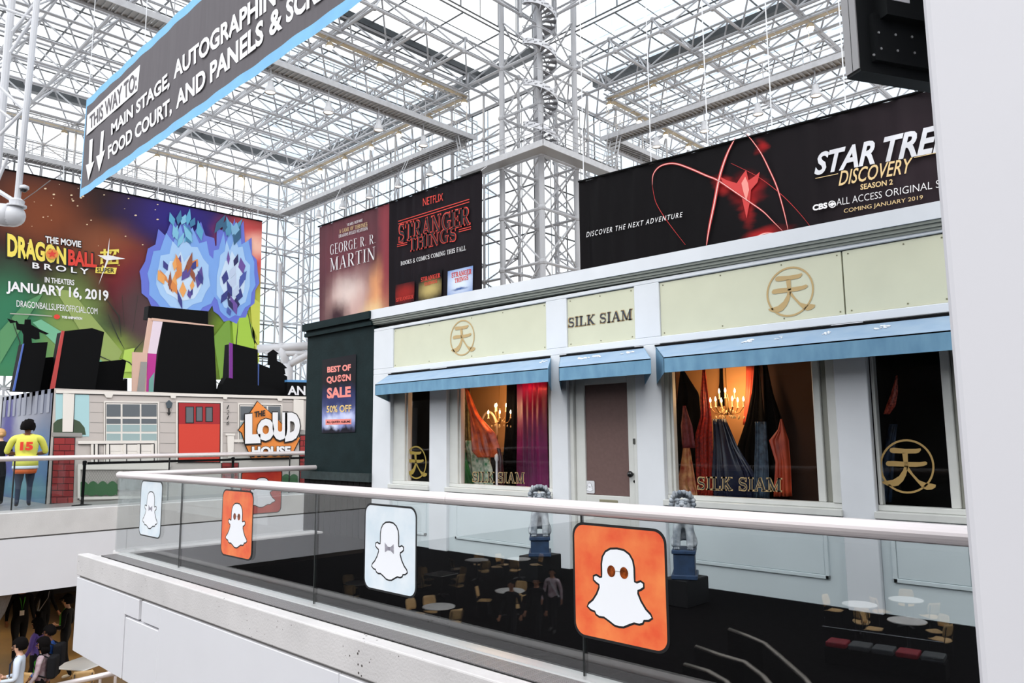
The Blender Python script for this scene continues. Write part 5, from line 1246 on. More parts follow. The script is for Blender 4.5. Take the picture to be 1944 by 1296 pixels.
cut('skyline_cutout', 'black cutout tower with blue edge below the swordsman silhouette', [(270, 540), (535, 524), (510, 700), (440, 1110), (160, 1112)], -21.2, .5, r5, [('colour_edge', [(255, 545), (272, 540), (162, 1112), (138, 1112)], BLU, .02)])
cut('skyline_cutout', 'low black cutout block between the blue edged and red edged towers', [(508, 698), (640, 686), (605, 1080), (440, 1090)], -21.6, .4, r5)
cut('skyline_cutout', 'tall black cutout tower with red edge', [(720, 402), (1030, 368), (1165, 412), (1060, 1080), (605, 1085)], -21.0, .6, r5, [('colour_edge', [(690, 396), (722, 402), (608, 1085), (552, 1085)], REDD, .02)])
cut('skyline_cutout', 'low stepped black cutout right of the red edged tower', [(1105, 745), (1385, 720), (1412, 736), (1372, 958), (1425, 930), (1425, 1085), (1060, 1085)], -21.3, .5, r5)
cut('figure_cutout', 'black silhouette cutout of a figure with a long sword', [(85, 262), (175, 290), (186, 284), (212, 322), (275, 326), (280, 272), (345, 272), (350, 330), (430, 376), (548, 430), (520, 441), (440, 410), (446, 490), (400, 496), (352, 478), (360, 545), (262, 545), (264, 440), (244, 396), (190, 382), (180, 304), (120, 312)], -21.25, .04, r5)
cut('skyline_cutout', 'widest black cutout with plywood and magenta side below the black box', [(325, 280), (865, 325), (900, 1050), (225, 1040)], -20.6, .5, r6, [('pale_edge', [(228, 258), (327, 280), (262, 620), (172, 612)], PNK, .01), ('magenta_edge', [(172, 612), (262, 620), (228, 1045), (140, 1045)], MAG, .01), ('plywood_edge', [(8, 600), (165, 606), (152, 1045), (0, 1045)], PLY, .02), ('grey_edge', [(98, 702), (164, 704), (134, 1045), (55, 1045)], GRV, .04), ('tan_edge', [(178, 240), (230, 250), (172, 612), (120, 605)], PLY, .0), ('mint_edge', [(185, 890), (240, 815), (228, 1045), (180, 1045)], MNT, .03), ('timber_batten', [(215, 240), (870, 318), (868, 330), (215, 268)], PLY, .015)])
cut('skyline_box', 'flat black box standing above the widest cutout', [(180, 112), (806, 170), (806, 318), (165, 250)], -20.9, .3, r6)
cut('skyline_cutout', 'black cutout tower with purple edge', [(1065, 510), (1330, 575), (1330, 1050), (1000, 1050), (1040, 900)], -20.8, .5, r6, [('colour_edge', [(1030, 500), (1066, 510), (1066, 880), (1030, 870)], PUR, .02)])
cut('skyline_cutout', 'low black wedge at the foot of the purple edged tower', [(935, 1030), (960, 940), (1000, 868), (1060, 895), (1330, 950), (1560, 1000), (1560, 1052), (860, 1050)], -20.4, .3, r6)
cut('skyline_cutout', 'black cutout block carrying the bird house silhouette', [(1340, 722), (1460, 770), (1640, 856), (1640, 1062), (1340, 1055)], -20.9, .4, r6, [('colour_edge', [(1325, 720), (1345, 726), (1340, 970), (1322, 960)], BLU, .02)])
cut('figure_cutout', 'black silhouette cutout of a bird house with curling vine', [(1438, 612), (1495, 573), (1552, 616), (1532, 626), (1532, 690), (1590, 720), (1640, 768), (1612, 775), (1622, 830), (1585, 850), (1545, 850), (1455, 800), (1462, 740), (1438, 735), (1442, 662), (1336, 648), (1350, 632), (1440, 640)], -20.95, .04, r6)
# neighbouring sign
an = thing('black_sign', 'black sign panel with white letters AN beside the green wall', 'sign')
PA = PlaneX(-20.2)
m_ = MB(); pxpoly(m_, PA, [r6(1640, 915), r6(2000, 925), r6(2000, 1075), r6(1640, 1065)], 0, th=.15); m_.build('panel', BLACK, an)
m_ = MB(); pxpoly(m_, PA, [r6(1640, 892), r6(2000, 896), r6(2000, 925), r6(1640, 915)], .01, th=.15); m_.build('blue_trim', mat('trim_blue', S(90, 150, 205), .5), an)
t = MB(); place2d(t, text2d('AN', .03), PA, r6(1645, 1050), r6(1832, 1055), 17, 17.5, .02); t.build('lettering', INKW, an, recalc=False)
# queue barrier in front of the booth
def stanchion(label, pxp, h=.98):
    b = onZ(pxp, ZS); t = thing('queue_post', label, 'queue post', (b.x, b.y, ZS), group='black queue barrier posts')
    MB().lathe([(.2, 0), (.2, .02), (.05, .04), (.03, .05)], (0,0,0), 18).build('base', BLACK, t); MB().tube([(0,0,.04),(0,0,h)], .032, 10).build('pole', BLACK, t); MB().lathe([(.04, h-.1), (.045, h-.02), (.03, h)], (0,0,0), 12).build('cassette', BLACK, t); return b
s1 = stanchion('black queue post before the brick pier of the booth', c5(504, 908))
s2b = Vector((s1.x, s1.y+3.4, ZS)); t = thing('queue_post', 'black queue post before the booth door', 'queue post', tuple(s2b), group='black queue barrier posts')
MB().lathe([(.2, 0), (.2, .02), (.05, .04), (.03, .05)], (0,0,0), 18).build('base', BLACK, t); MB().tube([(0,0,.04),(0,0,.98)], .032, 10).build('pole', BLACK, t); MB().lathe([(.04, .88), (.045, .96), (.03, .98)], (0,0,0), 12).build('cassette', BLACK, t)
for i, (ya, yb, lb) in enumerate(((s1.y+.05, s2b.y-.05, 'black belt stretched between the two queue posts'), (s2b.y+.05, s2b.y+4, 'black belt running from the queue post behind the green wall'))):
    o = MB().box((s1.x-.003, ya, ZS+.89), (s1.x+.003, yb, ZS+.945)).build('queue_belt', BLACK); tag(o, lb, 'belt', 'queue belts')
# ================================================================== figures grown from joint skeletons
JOBS = []
def skin_job(verts, edges, radii, root, done, sub=2):
    me = bpy.data.meshes.new('skeleton'); me.from_pydata(verts, edges, [])
    ob = bpy.data.objects.new('skeleton', me); COL.objects.link(ob)
    md = ob.modifiers.new('skin', 'SKIN'); md.use_smooth_shade = True
    md.branch_smoothing = .5
    sk = me.skin_vertices[0].data if me.skin_vertices else None
    if sk is None:
        bm = bmesh.new(); bm.from_mesh(me); bm.verts.layers.skin.verify(); bm.to_mesh(me); bm.free(); sk = me.skin_vertices[0].data
    for i, r in enumerate(radii): sk[i].radius = r if isinstance(r, tuple) else (r, r); sk[i].use_root = (i == root)
    sb = ob.modifiers.new('sub', 'SUBSURF'); sb.levels = sub; sb.render_levels = sub
    JOBS.append((ob, done))
def run_jobs():
    dg = bpy.context.evaluated_depsgraph_get(); dg.update()
    out = []
    for ob, done in JOBS: out.append((bpy.data.meshes.new_from_object(ob.evaluated_get(dg)), done))
    for ob, _ in JOBS: bpy.data.objects.remove(ob)
    for me, done in out: done(me)
    JOBS.clear()
def segd(p, a, b):
    ab = b-a; t = max(0, min(1, (p-a).dot(ab)/max(ab.length_squared, 1e-9))); return (p-(a+ab*t)).length
EYE_M = mat('eye_dark', (.012, .01, .01, 1), .2)
def person(label, pos, h, face, skin, shirt, legs, hair, hairstyle='short', pose='walk', shoe=None, sleeves='long', build=1.0, group=None, extras=(), stride=.16):
    """pos = ground point, face = direction angle the figure looks towards; local +Y is forward"""
    t = thing('person', label, 'person', tuple(pos), face-pi/2, group); k = h/1.75
    J = {}; add = lambda n, x, y, z, r: J.__setitem__(n, (Vector((x, y, z))*k, (r[0]*k*build, r[1]*k*build) if isinstance(r, tuple) else (r*k, r*k)))
    add('pelvis', 0, 0, .96, (.155, .115)); add('waist', 0, 0, 1.10, (.135, .10)); add('chest', 0, -.005, 1.32, (.165, .115)); add('collar', 0, -.01, 1.45, (.10, .075))
    add('neck', 0, .0, 1.53, .052); add('jaw', 0, .03, 1.595, .066); add('skull', 0, .012, 1.665, .088); add('crown', 0, .0, 1.715, .07)
    s = stride
    for sd, q in (('l', -1), ('r', 1)):
        f = s*q
        add('hip'+sd, .09*q, 0, .90, (.088, .095)); add('knee'+sd, .10*q, .05+f*.6, .50, .062); add('ankle'+sd, .105*q, f-.02-.03*abs(f), .09, .042); add('toe'+sd, .115*q, f+.15, .045, .036)
        add('sh'+sd, .175*q*(.5+.5*build), -.01, 1.42, .062*(.6+.4*build))
        if pose == 'rail': add('el'+sd, .25*q*(.5+.5*build), .10, 1.14, .046*(.6+.4*build)); add('wr'+sd, .17*q, .33, 1.10, .031); add('hand'+sd, .12*q, .40, 1.09, .03)
        elif pose == 'hold': add('el'+sd, .24*q, -.02, 1.13, .046); add('wr'+sd, .14*q, .22, 1.10, .031); add('hand'+sd, .09*q, .28, 1.12, .03)
        else: add('el'+sd, .235*q, -.03-f*.3, 1.14, .046); add('wr'+sd, .25*q, .06-f*.7, .90, .031); add('hand'+sd, .25*q, .10-f*.8, .84, .03)
    names = list(J); ix = {n: i for i, n in enumerate(names)}
    E = [('pelvis','waist'),('waist','chest'),('chest','collar'),('collar','neck'),('neck','jaw'),('jaw','skull'),('skull','crown')]
    for sd in 'lr': E += [('pelvis','hip'+sd),('hip'+sd,'knee'+sd),('knee'+sd,'ankle'+sd),('ankle'+sd,'toe'+sd),('collar','sh'+sd),('sh'+sd,'el'+sd),('el'+sd,'wr'+sd),('wr'+sd,'hand'+sd)]
    shoe = shoe or mat('dark_shoe', (.02, .02, .022, 1), .5)
    mats = [skin, shirt, legs, shoe]
    def cls(e):
        n = e[1]
        if n in ('jaw', 'skull', 'crown', 'neck') or n.startswith('hand'): return 0
        if n.startswith('toe'): return 3
        if n.startswith(('hip', 'knee', 'ankle')): return 2
        if n.startswith('wr') and sleeves == 'short': return 0
        return 1
    def done(me):
        for m in mats: me.materials.append(m)
        segs = [(J[a][0], J[b][0], cls((a, b))) for a, b in E]
        for p in me.polygons:
            c = p.center; best = min(segs, key=lambda q: segd(c, q[0], q[1])); i = best[2]
            if i == 1 and c.z < .93*k and abs(c.x) < .17*k: i = 2
            if i == 0 and c.z < 1.49*k and c.z > 1.2*k and abs(c.x) < .14*k: i = 1
            p.material_index = i; p.use_smooth = True
        # fingers, nose and ears are welded into the same mesh
        bm = bmesh.new(); bm.from_mesh(me); x = MB()
        for sd, q in (('l', -1), ('r', 1)):
            w, hd = J['wr'+sd][0], J['hand'+sd][0]; d = (hd-w).normalized(); sv = d.cross(Vector((0, 1, 0)) if abs(d.y) < .8 else Vector((0, 0, 1))).normalized(); up = sv.cross(d)
            for i in range(4):
                o = hd+sv*((i-1.5)*.018*k); l = (.065, .075, .07, .055)[i]*k
                x.tube([o, o+d*l*.55-up*.004, o+d*l-up*.02*k], [.009*k, .0085*k, .006*k], 6)
            o = hd-d*.02*k-sv*.03*k; x.tube([o, o-sv*.02*k+d*.03*k, o-sv*.02*k+d*.055*k], [.010*k, .009*k, .007*k], 6)
        hs = J['skull'][0]
        x.tube([hs+Vector((0, .075, .01))*k, hs+Vector((0, .108, -.035))*k, hs+Vector((0, .085, -.045))*k], [.008*k, .016*k, .008*k], 6)
        for q in (-1, 1): x.ball(hs+Vector((.088*q, -.005, -.03))*k, .026*k, 6, 5, sx=.5, sy=.8, sz=1.2)
        x.tube([hs+Vector((-.028, .087, -.072))*k, hs+Vector((0, .096, -.07))*k, hs+Vector((.028, .087, -.072))*k], .006*k, 5)
        nm = x.mesh('x', []); bm.from_mesh(nm); bm.to_mesh(me); bm.free(); bpy.data.meshes.remove(nm)
        link('body', me, t)
        for q in (-1, 1): MB().ball(hs+Vector((.032*q, .080, -.008))*k, .012*k, 6, 5).build('eye', EYE_M, t, smooth=True)
        # hair
        hm = MB(); R = .102*k; n, mm = 18, 14
        big = {'afro': 1.42, 'bun': 1.05, 'cap': 1.04}.get(hairstyle, 1.09)
        vs = []; 
        rr = random.Random(len(label))
        for i in range(mm+1):
            th = pi*i/mm
            for j in range(n):
                a = 2*pi*j/n; jit = 1+rr.uniform(-.05, .05)*(2 if hairstyle == 'afro' else 1)
                v = Vector((sin(th)*cos(a)*R*big*.98*jit, sin(th)*sin(a)*R*big*1.08*jit-.012*k, cos(th)*R*big*1.12*jit+.012*k)); vs.append(hs+v)
        fs = []
        low = {'afro': -.07, 'long': -.30, 'bob': -.12}.get(hairstyle, -.055)*k
        for i in range(mm):
            for j in range(n):
                f = (i*n+j, (i+1)*n+j, (i+1)*n+(j+1) % n, i*n+(j+1) % n); c = sum((vs[q] for q in f), Vector())/4-hs
                if c.y > .035*k and c.z < .052*k: continue
                if c.z < max(low, -.12*k): continue
                if c.y > -.01*k and c.z < -.02*k and hairstyle not in ('afro', 'long', 'bob'): continue
                fs.append(f)
        hm.add(vs, fs)
        if hairstyle == 'bun': hm.ball(hs+Vector((0, -.12, -.02))*k, .05*k, 8, 6)
        if hairstyle in ('long', 'bob'):
            L = .22 if hairstyle == 'long' else .1
            for q in range(-5, 6):
                a = -pi/2+q*.24; hm.tube([hs+Vector((cos(a)*.09, sin(a)*.095, -.02))*k, hs+Vector((cos(a)*.105, sin(a)*.11, -.1))*k, hs+Vector((cos(a)*.10, sin(a)*.115, -.1-L*.7))*k], [.03*k, .035*k, .02*k], 6)
        if hairstyle == 'cap':
            hm.prism([hs+Vector((x_, y_, .03))*k for x_, y_ in ((-.07, .08), (-.06, .16), (0, .185), (.06, .16), (.07, .08))], Vector((0, 0, .012)))
        o = hm.build('cap' if hairstyle == 'cap' else 'hair', hair, t, smooth=True)
        md = o.modifiers.new('s', 'SOLIDIFY'); md.thickness = .012
        for e in extras: e(t, J, k)
    skin_job([J[n][0] for n in names], [(ix[a], ix[b]) for a, b in E], [J[n][1] for n in names], ix['pelvis'], done)
    return t
SK1 = mat('skin_light', S(224, 176, 150), .5); SK2 = mat('skin_tan', S(178, 122, 92), .5); SK3 = mat('skin_brown', S(122, 78, 56), .5)
HB = mat('hair_black', (.005, .004, .004, 1), .9, spec=.1); HBL = mat('hair_blonde', S(196, 150, 96), .5); HBR = mat('hair_brown', S(60, 38, 26), .5)
CBK = mat('cloth_black', (.010, .010, .012, 1), .9, spec=.2); CNV = mat('cloth_navy', S(34, 44, 66), .8); CWH = mat('cloth_white', S(212, 222, 236), .7); CYE = mat('cloth_yellow', S(226, 224, 96), .7, var=.12, vscale=6)
CBL = mat('cloth_blue', S(34, 82, 160), .7); CPU = mat('cloth_purple', S(92, 70, 150), .7); CPK = mat('cloth_floral', S(212, 196, 202), .7, var=1, vscale=9, col2=S(150, 110, 122)); CDN = mat('cloth_denim', S(38, 48, 70), .8)
LANY = mat('lanyard_green', S(90, 220, 60), .5)
def glasses(t, J, k):
    h = J['skull'][0]; m = MB()
    for q in (-1, 1): m.tube([h+Vector((.034*q+.022*cos(a), .098, -.008+.018*sin(a)))*k for a in [2*pi*i/10 for i in range(11)]], .003*k, 4).tube([h+Vector((.056*q, .095, -.004))*k, h+Vector((.09*q, .0, -.01))*k], .003*k, 4)
    m.build('glasses', EYE_M, t)
def lanyard(m):
    def f(t, J, k):
        MB().tube([Vector((-.07, .02, 1.50))*k, Vector((-.04, .13, 1.36))*k, Vector((0, .135, 1.12))*k, Vector((.04, .13, 1.36))*k, Vector((.07, .02, 1.50))*k], .009*k, 4).build('lanyard', m, t)
        MB().box(Vector((-.045, .128, 1.02))*k, Vector((.045, .14, 1.13))*k).build('badge', INKW, t)
    return f
def backpack(m):
    def f(t, J, k):
        o = MB().box(Vector((-.14, -.28, 1.02))*k, Vector((.14, -.12, 1.44))*k).build('backpack', m, t); bevel(o, .04, 3)
        for q in (-1, 1): MB().tube([Vector((.1*q, -.13, 1.42))*k, Vector((.11*q, .02, 1.50))*k, Vector((.12*q, .12, 1.36))*k, Vector((.13*q, .06, 1.12))*k, Vector((.13*q, -.12, 1.06))*k], .016*k, 5).build('strap', m, t)
    return f
def number15(t, J, k):
    m = MB(); sh = text2d('15', .06)
    vs = [(lerp(-.10, .10, u)*k*1.15, (-.118*1.78-.012)*k, lerp(1.18, 1.36, v)*k) for u, v in sh[0]]; m.add(vs, sh[1]).build('number', mat('number_red', S(222, 54, 34), .6), t, recalc=False)
def shirt_tail(t, J, k):
    MB().lathe([(.235*k, .84*k), (.23*k, .95*k), (.21*k, 1.08*k)], (0, 0, 0), 18).build('shirt_hem', CYE, t, smooth=True)
    MB().lathe([(.24*k, .80*k), (.235*k, .86*k)], (0, 0, 0), 18).build('undershirt_hem', CWH, t, smooth=True)
    MB().lathe([(.20*k, .70*k), (.225*k, .80*k)], (0, 0, 0), 18).build('waist_bag', mat('bag_orange', S(214, 96, 30), .6), t, smooth=True)
def shoulder_bag(t, J, k):
    o = MB().box(Vector((.16, -.1, .72))*k, Vector((.24, .14, .98))*k).build('shoulder_bag', CBK, t); bevel(o, .02)
    MB().tube([Vector((.2, .02, .97))*k, Vector((.05, .14, 1.3))*k, Vector((-.1, .02, 1.5))*k, Vector((.0, -.14, 1.32))*k, Vector((.2, -.02, .97))*k], .012*k, 4).build('bag_strap', mat('strap_pale', S(200, 200, 205), .6), t)
SL = math.atan2(-CR.y, -CR.x)          # towards the left of the picture
def ground(p, zhead, h, floor): q = onZ(p, floor+h-.1); return (q.x, q.y, floor)
# the two people on the mezzanine
q = onZ((42, 966), ZS)
person('person in yellow shirt numbered 15 leaning on the far railing, seen from behind', (q.x-.5, q.y+.12, ZS), 1.80, pi-.25, SK3, CYE, CDN, HB, 'afro', 'rail', sleeves='short', build=1.85, extras=(number15, shirt_tail), stride=.04)
person('person in black top standing beyond the yellow shirt', (q.x-1.5, q.y-.16, ZS), 1.66, pi-.1, SK1, CBK, CBK, HBL, 'bun', 'rail', sleeves='short', stride=.03)
# people walking on the lower concourse
person('person in white shirt with glasses and lanyard walking below the mezzanine', ground((38, 1226), 0, 1.76, LOW), 1.76, SL+.35, SK1, CWH, CBK, HB, 'short', 'hold', extras=(glasses, lanyard(CNV)))
person('person in pale floral jacket with glasses walking behind the white shirt', ground((82, 1224), 0, 1.66, LOW), 1.66, SL+.25, SK2, CPK, CBK, HB, 'bob', 'walk', extras=(glasses, lanyard(LANY), backpack(CBK)))
person('person in blue jacket with black backpack walking on the concourse', ground((94, 1200), 0, 1.74, LOW), 1.74, SL+.2, SK3, CBL, CBK, HB, 'short', 'walk', extras=(glasses, backpack(CBK)))
person('person in purple top walking near the blue jacket', ground((71, 1186), 0, 1.6, LOW), 1.6, SL+.1, SK2, CPU, CBK, HB, 'long', 'walk')
person('person in black cap and clothes with bright lanyard by the white fascia', ground((129, 1140), 0, 1.8, LOW), 1.8, SL+.15, SK1, CBK, CBK, CBK, 'cap', 'hold', extras=(lanyard(LANY),), shoe=mat('pale_shoe', S(214, 210, 205), .6))
person('broad person all in black standing beside the concrete column', ground((42, 1112), 0, 1.88, LOW), 1.88, SL+2.4, SK2, CBK, CBK, HB, 'short', 'walk', build=1.35, extras=(lanyard(LANY),))
person('person in black with pale strapped bag behind the purple top', ground((88, 1106), 0, 1.76, LOW), 1.76, SL+2.9, SK2, CBK, CBK, HBR, 'short', 'walk', extras=(shoulder_bag,))
# three dim figures standing in the food court, seen mirrored in the railing glass
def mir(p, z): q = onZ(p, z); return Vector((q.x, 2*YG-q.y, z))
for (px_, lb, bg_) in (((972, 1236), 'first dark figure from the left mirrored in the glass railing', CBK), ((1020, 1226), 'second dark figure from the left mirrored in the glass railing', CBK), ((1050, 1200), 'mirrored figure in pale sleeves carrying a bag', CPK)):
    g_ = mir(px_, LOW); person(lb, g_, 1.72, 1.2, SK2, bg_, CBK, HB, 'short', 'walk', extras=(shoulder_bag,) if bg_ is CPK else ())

# ------------------------------------------------------------------ guardian lions on plinths before the shop
STN = mat('lion_stone', S(196, 201, 206), .7, var=.6, vscale=11, col2=S(96, 106, 118)); PED = mat('pedestal_blue', S(36, 62, 96), .5, var=.4, vscale=16); PLI = mat('plinth_black', (.007, .007, .008, 1), .5, spec=.15)
def lion(label, plabel, pxc, topy, foot, pedb, Y, seed, turn):
    A = onY((pxc, foot), Y); hgt = onY((pxc, topy), Y).z-A.z; k = hgt/.5; pz = onY((pxc, pedb), Y).z
    t = thing('guardian_lion', label, 'statue', (A.x, Y, pz), turn, 'stone guardian lions'); ph = A.z-pz
    Z = Vector((0, 0, ph))
    P = [(0,.09,.11,.08),(0,.05,.19,.082),(0,-.02,.27,.088),(0,-.05,.34,.08),(0,-.075,.415,.088),(0,-.14,.39,.058)]
    L = {-1: None, 1: None}; V = [(Vector(p[:3])*k+Z) for p in P]; R = [p[3]*k for p in P]; E = [(i, i+1) for i in range(5)]
    for q in (-1, 1):
        b = len(V); V += [Vector((.058*q,-.06,.23))*k+Z, Vector((.062*q,-.09,.12))*k+Z, Vector((.062*q,-.105,.035))*k+Z, Vector((.062*q,-.135,.025))*k+Z]; R += [.05*k,.038*k,.036*k,.03*k]; E += [(2, b),(b, b+1),(b+1, b+2),(b+2, b+3)]
        b = len(V); V += [Vector((.07*q,.07,.10))*k+Z, Vector((.095*q,-.01,.05))*k+Z, Vector((.095*q,-.06,.025))*k+Z]; R += [.055*k,.038*k,.028*k]; E += [(0, b),(b, b+1),(b+1, b+2)]
    def done(me):
        me.materials.append(STN)
        for p in me.polygons: p.use_smooth = True
        bm = bmesh.new(); bm.from_mesh(me); x = MB()
        for q in (-1, 1):
            for j in range(3): x.ball(Vector((.062*q+(j-1)*.018, -.155, .016))*k+Z, .012*k, 6, 5)       # toes
            x.ball(Vector((.038*q,-.158,.468))*k+Z, .022*k, 6, 5, sx=1.3, sz=.7)                                          # brow
            x.ball(Vector((.026*q,-.192,.402))*k+Z, .027*k, 6, 5)                                         # cheek
        x.ball(Vector((0,-.205,.428))*k+Z, .02*k, 6, 5, sx=1.3); x.tube([Vector((-.045,-.165,.345))*k+Z, Vector((0,-.195,.335))*k+Z, Vector((.045,-.165,.345))*k+Z], .018*k, 6)
        x.tube([Vector((0,.18,.1))*k+Z, Vector((0,.22,.22))*k+Z, Vector((0,.18,.32))*k+Z], [.03*k,.035*k,.015*k], 6)
        nm = x.mesh('x', []); bm.from_mesh(nm); bm.to_mesh(me); bm.free()
        link('body', me, t)
        m = MB(); rr = random.Random(seed)
        for (ry_, rad, nn, sz_) in ((-.05, .108, 17, .024), (-.01, .10, 15, .026), (.03, .075, 11, .028)):
            for i in range(nn):
                a = 2*pi*i/nn+ry_*9
                if sin(a) < -.72 and ry_ < -.06: continue
                m.ball(Vector((rad*cos(a), ry_+rr.uniform(-.008, .008), .425+rad*sin(a)))*k+Z, sz_*k, 6, 5)
        for q in (-1, 1): m.ball(Vector((.075*q, -.075, .515))*k+Z, .026*k, 6, 5, sx=.7, sy=.6, sz=1.3)
        stuff(m.build('mane_curls', STN, t, smooth=True))
        MB().box(Vector((-.042, -.196, .352))*k+Z, Vector((.042, -.15, .384))*k+Z).build('mouth', BLACK, t)
        for q in (-1, 1): MB().ball(Vector((.038*q, -.163, .442))*k+Z, .017*k, 8, 6).build('eye', mat('lion_eye', S(120, 128, 136), .4), t, smooth=True)
    skin_job(V, E, R, 0, done)
    w = .112*k
    o = MB().box((-w, -.17*k, ph-.035), (w, .17*k, ph)).box((-w*.88, -.15*k, .03), (w*.88, .15*k, ph-.035)).box((-w*1.08, -.18*k, 0), (w*1.08, .18*k, .04)).build('pedestal', PED, t); bevel(o, .006, 1)
    w2 = .135*k
    o = MB().box((A.x-w2, Y-.2*k, 0), (A.x+w2, Y+.2*k, pz-.001)).build('plinth', PLI); bevel(o, .008, 1); tag(o, plabel, 'plinth', 'black plinths under the lions')
lion('grey stone guardian lion left of the shop door', 'black plinth under the left guardian lion', 1025, 928, 1016, 1052, 6.25, 3, .72)
lion('grey stone guardian lion on blue pedestal right of the shop door', 'black plinth under the right guardian lion', 1299, 940, 1040, 1094, 6.25, 5, .50)
run_jobs()
# ================================================================== square ghost stickers on the glass (their scan codes are left out)
STB = mat('sticker_black', S(18, 18, 20), .5); STW = mat('sticker_white', S(240, 241, 246), .45)
STO = mat('sticker_orange', S(242, 136, 76), .45, var=1, vscale=5, col2=S(226, 82, 48)); STP = mat('sticker_pale', S(232, 237, 242), .45, var=1, vscale=4, col2=S(208, 222, 232)); STR = mat('sticker_red', S(196, 66, 40), .45, var=1, vscale=5, col2=S(170, 36, 28))
def rrect(w, r, n=7):
    P = []
    for cx, cy, a0 in ((w-r, w-r, 0), (-w+r, w-r, 90), (-w+r, -w+r, 180), (w-r, -w+r, 270)): P += _arc(cx, cy, r, r, a0, a0+90, n)
    return P
_half = [(0, .60), (.12, .585), (.21, .53), (.265, .44), (.285, .32), (.285, .16), (.29, .09), (.34, .075), (.405, .105), (.445, .085), (.445, .035), (.40, .0), (.345, -.03), (.34, -.09), (.39, -.21), (.47, -.33), (.55, -.40), (.575, -.44), (.52, -.48), (.44, -.495), (.415, -.545), (.36, -.57), (.27, -.565), (.17, -.615), (.08, -.665), (0, -.675)]
_half = [(x*1.16, y*1.0-.01) for x, y in _half]
GH = _half+[(-x, y) for x, y in reversed(_half[1:-1])]
def sticker(label, C, U, V, bgm, accessory, size=.36, group='square ghost stickers'):
    """C centre on the glass, U right, V up (unit), printed towards U x V"""
    C, U, V = Vector(C), Vector(U), Vector(V); N = U.cross(V)
    t = thing('ghost_sticker', label, 'sticker', tuple(C), group=group)
    def poly(nm, pts, m, off, th=.0006, par=None):
        Q = [U*(x*size)+V*(y*size)+N*off for x, y in pts]
        return MB().prism(Q, -N*th).build(nm, m, par or t)
    poly('border', rrect(1, .24), STB, .002); poly('ground', rrect(.955, .21), bgm, .003)
    Lp = []
    n = len(GH)
    for i, (x, y) in enumerate(GH):
        a, b = GH[i-1], GH[(i+1) % n]; dx, dy = b[0]-a[0], b[1]-a[1]; l = sqrt(dx*dx+dy*dy); Lp.append((x-dy/l*.036, y+dx/l*.036))
    poly('ghost_line', Lp, STB, .0038); g = poly('ghost', GH, STW, .0046)
    if accessory == 'bow':
        bm_ = mat('bow_grey', S(168, 164, 176), .6, var=.4, vscale=60)
        poly('bow_tie', [(-.17, .13), (-.04, .04), (.04, .04), (.17, .12), (.18, -.1), (.04, -.03), (-.04, -.03), (-.16, -.09)], bm_, .0056); poly('bow_knot', [(-.04, .045), (.04, .045), (.04, -.035), (-.04, -.035)], mat('bow_knot', S(130, 126, 138), .6), .0062)
    elif accessory == 'shades':
        for q in (-1, 1): poly('lens', [(.135*q+.088*cos(a), .21+.1*sin(a)) for a in [2*pi*i/16 for i in range(16)]], mat('shade_lens', S(44, 24, 18), .15, var=1, vscale=30, col2=S(176, 84, 36)), .0056)
        poly('bridge', [(-.05, .23), (.05, .23), (.05, .215), (-.05, .215)], mat('shade_wire', S(180, 180, 180), .3), .0056)
    return t
YS = YG-.0115
def at4(a, b): return ((a[0]+b[0])/2, YS, (a[1]+b[1])/2)
for lb, xa, xb, z0, z1, bg_, acc in (('small looking pale ghost sticker nearest the railing corner', -10.52, -9.76, .33, 1.0, STP, 'bow'), ('orange ghost sticker with sunglasses second from the railing corner', -8.17, -7.41, .30, .98, STO, 'shades'),
    ('pale blue ghost sticker with bow tie in the middle of the railing', -5.50, -4.75, .275, .975, STP, 'bow'), ('largest orange ghost sticker with sunglasses under the handrail', -3.21, -2.465, .275, .97, STO, 'shades')):
    sticker(lb, ((xa+xb)/2, YS, (z0+z1)/2), (1, 0, 0), (0, 0, 1), bg_, acc, .352)
ca = onX((500, 931), XE+.1+.012)
sticker('dark red ghost sticker on the return glass behind the orange one', (XE+.1+.011, 5.98, .72), (0, 1, 0), (0, 0, 1), STR, 'shades', .352)
q = onY((1120, 924), YF+.1)
sticker('tiny white ghost sticker on the brown shop door panel', (q.x, YF+.098, q.z), (1, 0, 0), (0, 0, 1), mat('sticker_grey', S(214, 214, 218), .5), 'bow', .075)

# ------------------------------------------------------------------ food court tables and chairs (seen mirrored in the glass)
TBW = mat('table_white', S(244, 242, 240), .4); PLYW = mat('chair_plywood', S(232, 190, 132), .45, var=.2, vscale=8, stretch=(1, 6, 1)); CHR = mat('chrome', S(150, 150, 155), .25, .9); TBL = mat('table_leg', S(60, 60, 62), .4, .6)
def mk_table(round_):
    t = thing('cafe_table', '', 'table', group='white topped food court tables')
    if round_: o = MB().lathe([(.42, .72), (.45, .725), (.45, .745), (.44, .75)], (0,0,0), 28).build('tabletop', TBW, t)
    else: o = MB().box((-.42, -.42, .72), (.42, .42, .75)).build('tabletop', TBW, t); bevel(o, .02)
    MB().tube([(0,0,.04),(0,0,.72)], .04, 10).build('stem', TBL, t)
    for i in range(4): a = i*pi/2+.5; MB().tube([(0,0,.06),(.3*cos(a),.3*sin(a),.02)], .022, 6).build('foot', TBL, t)
    return t
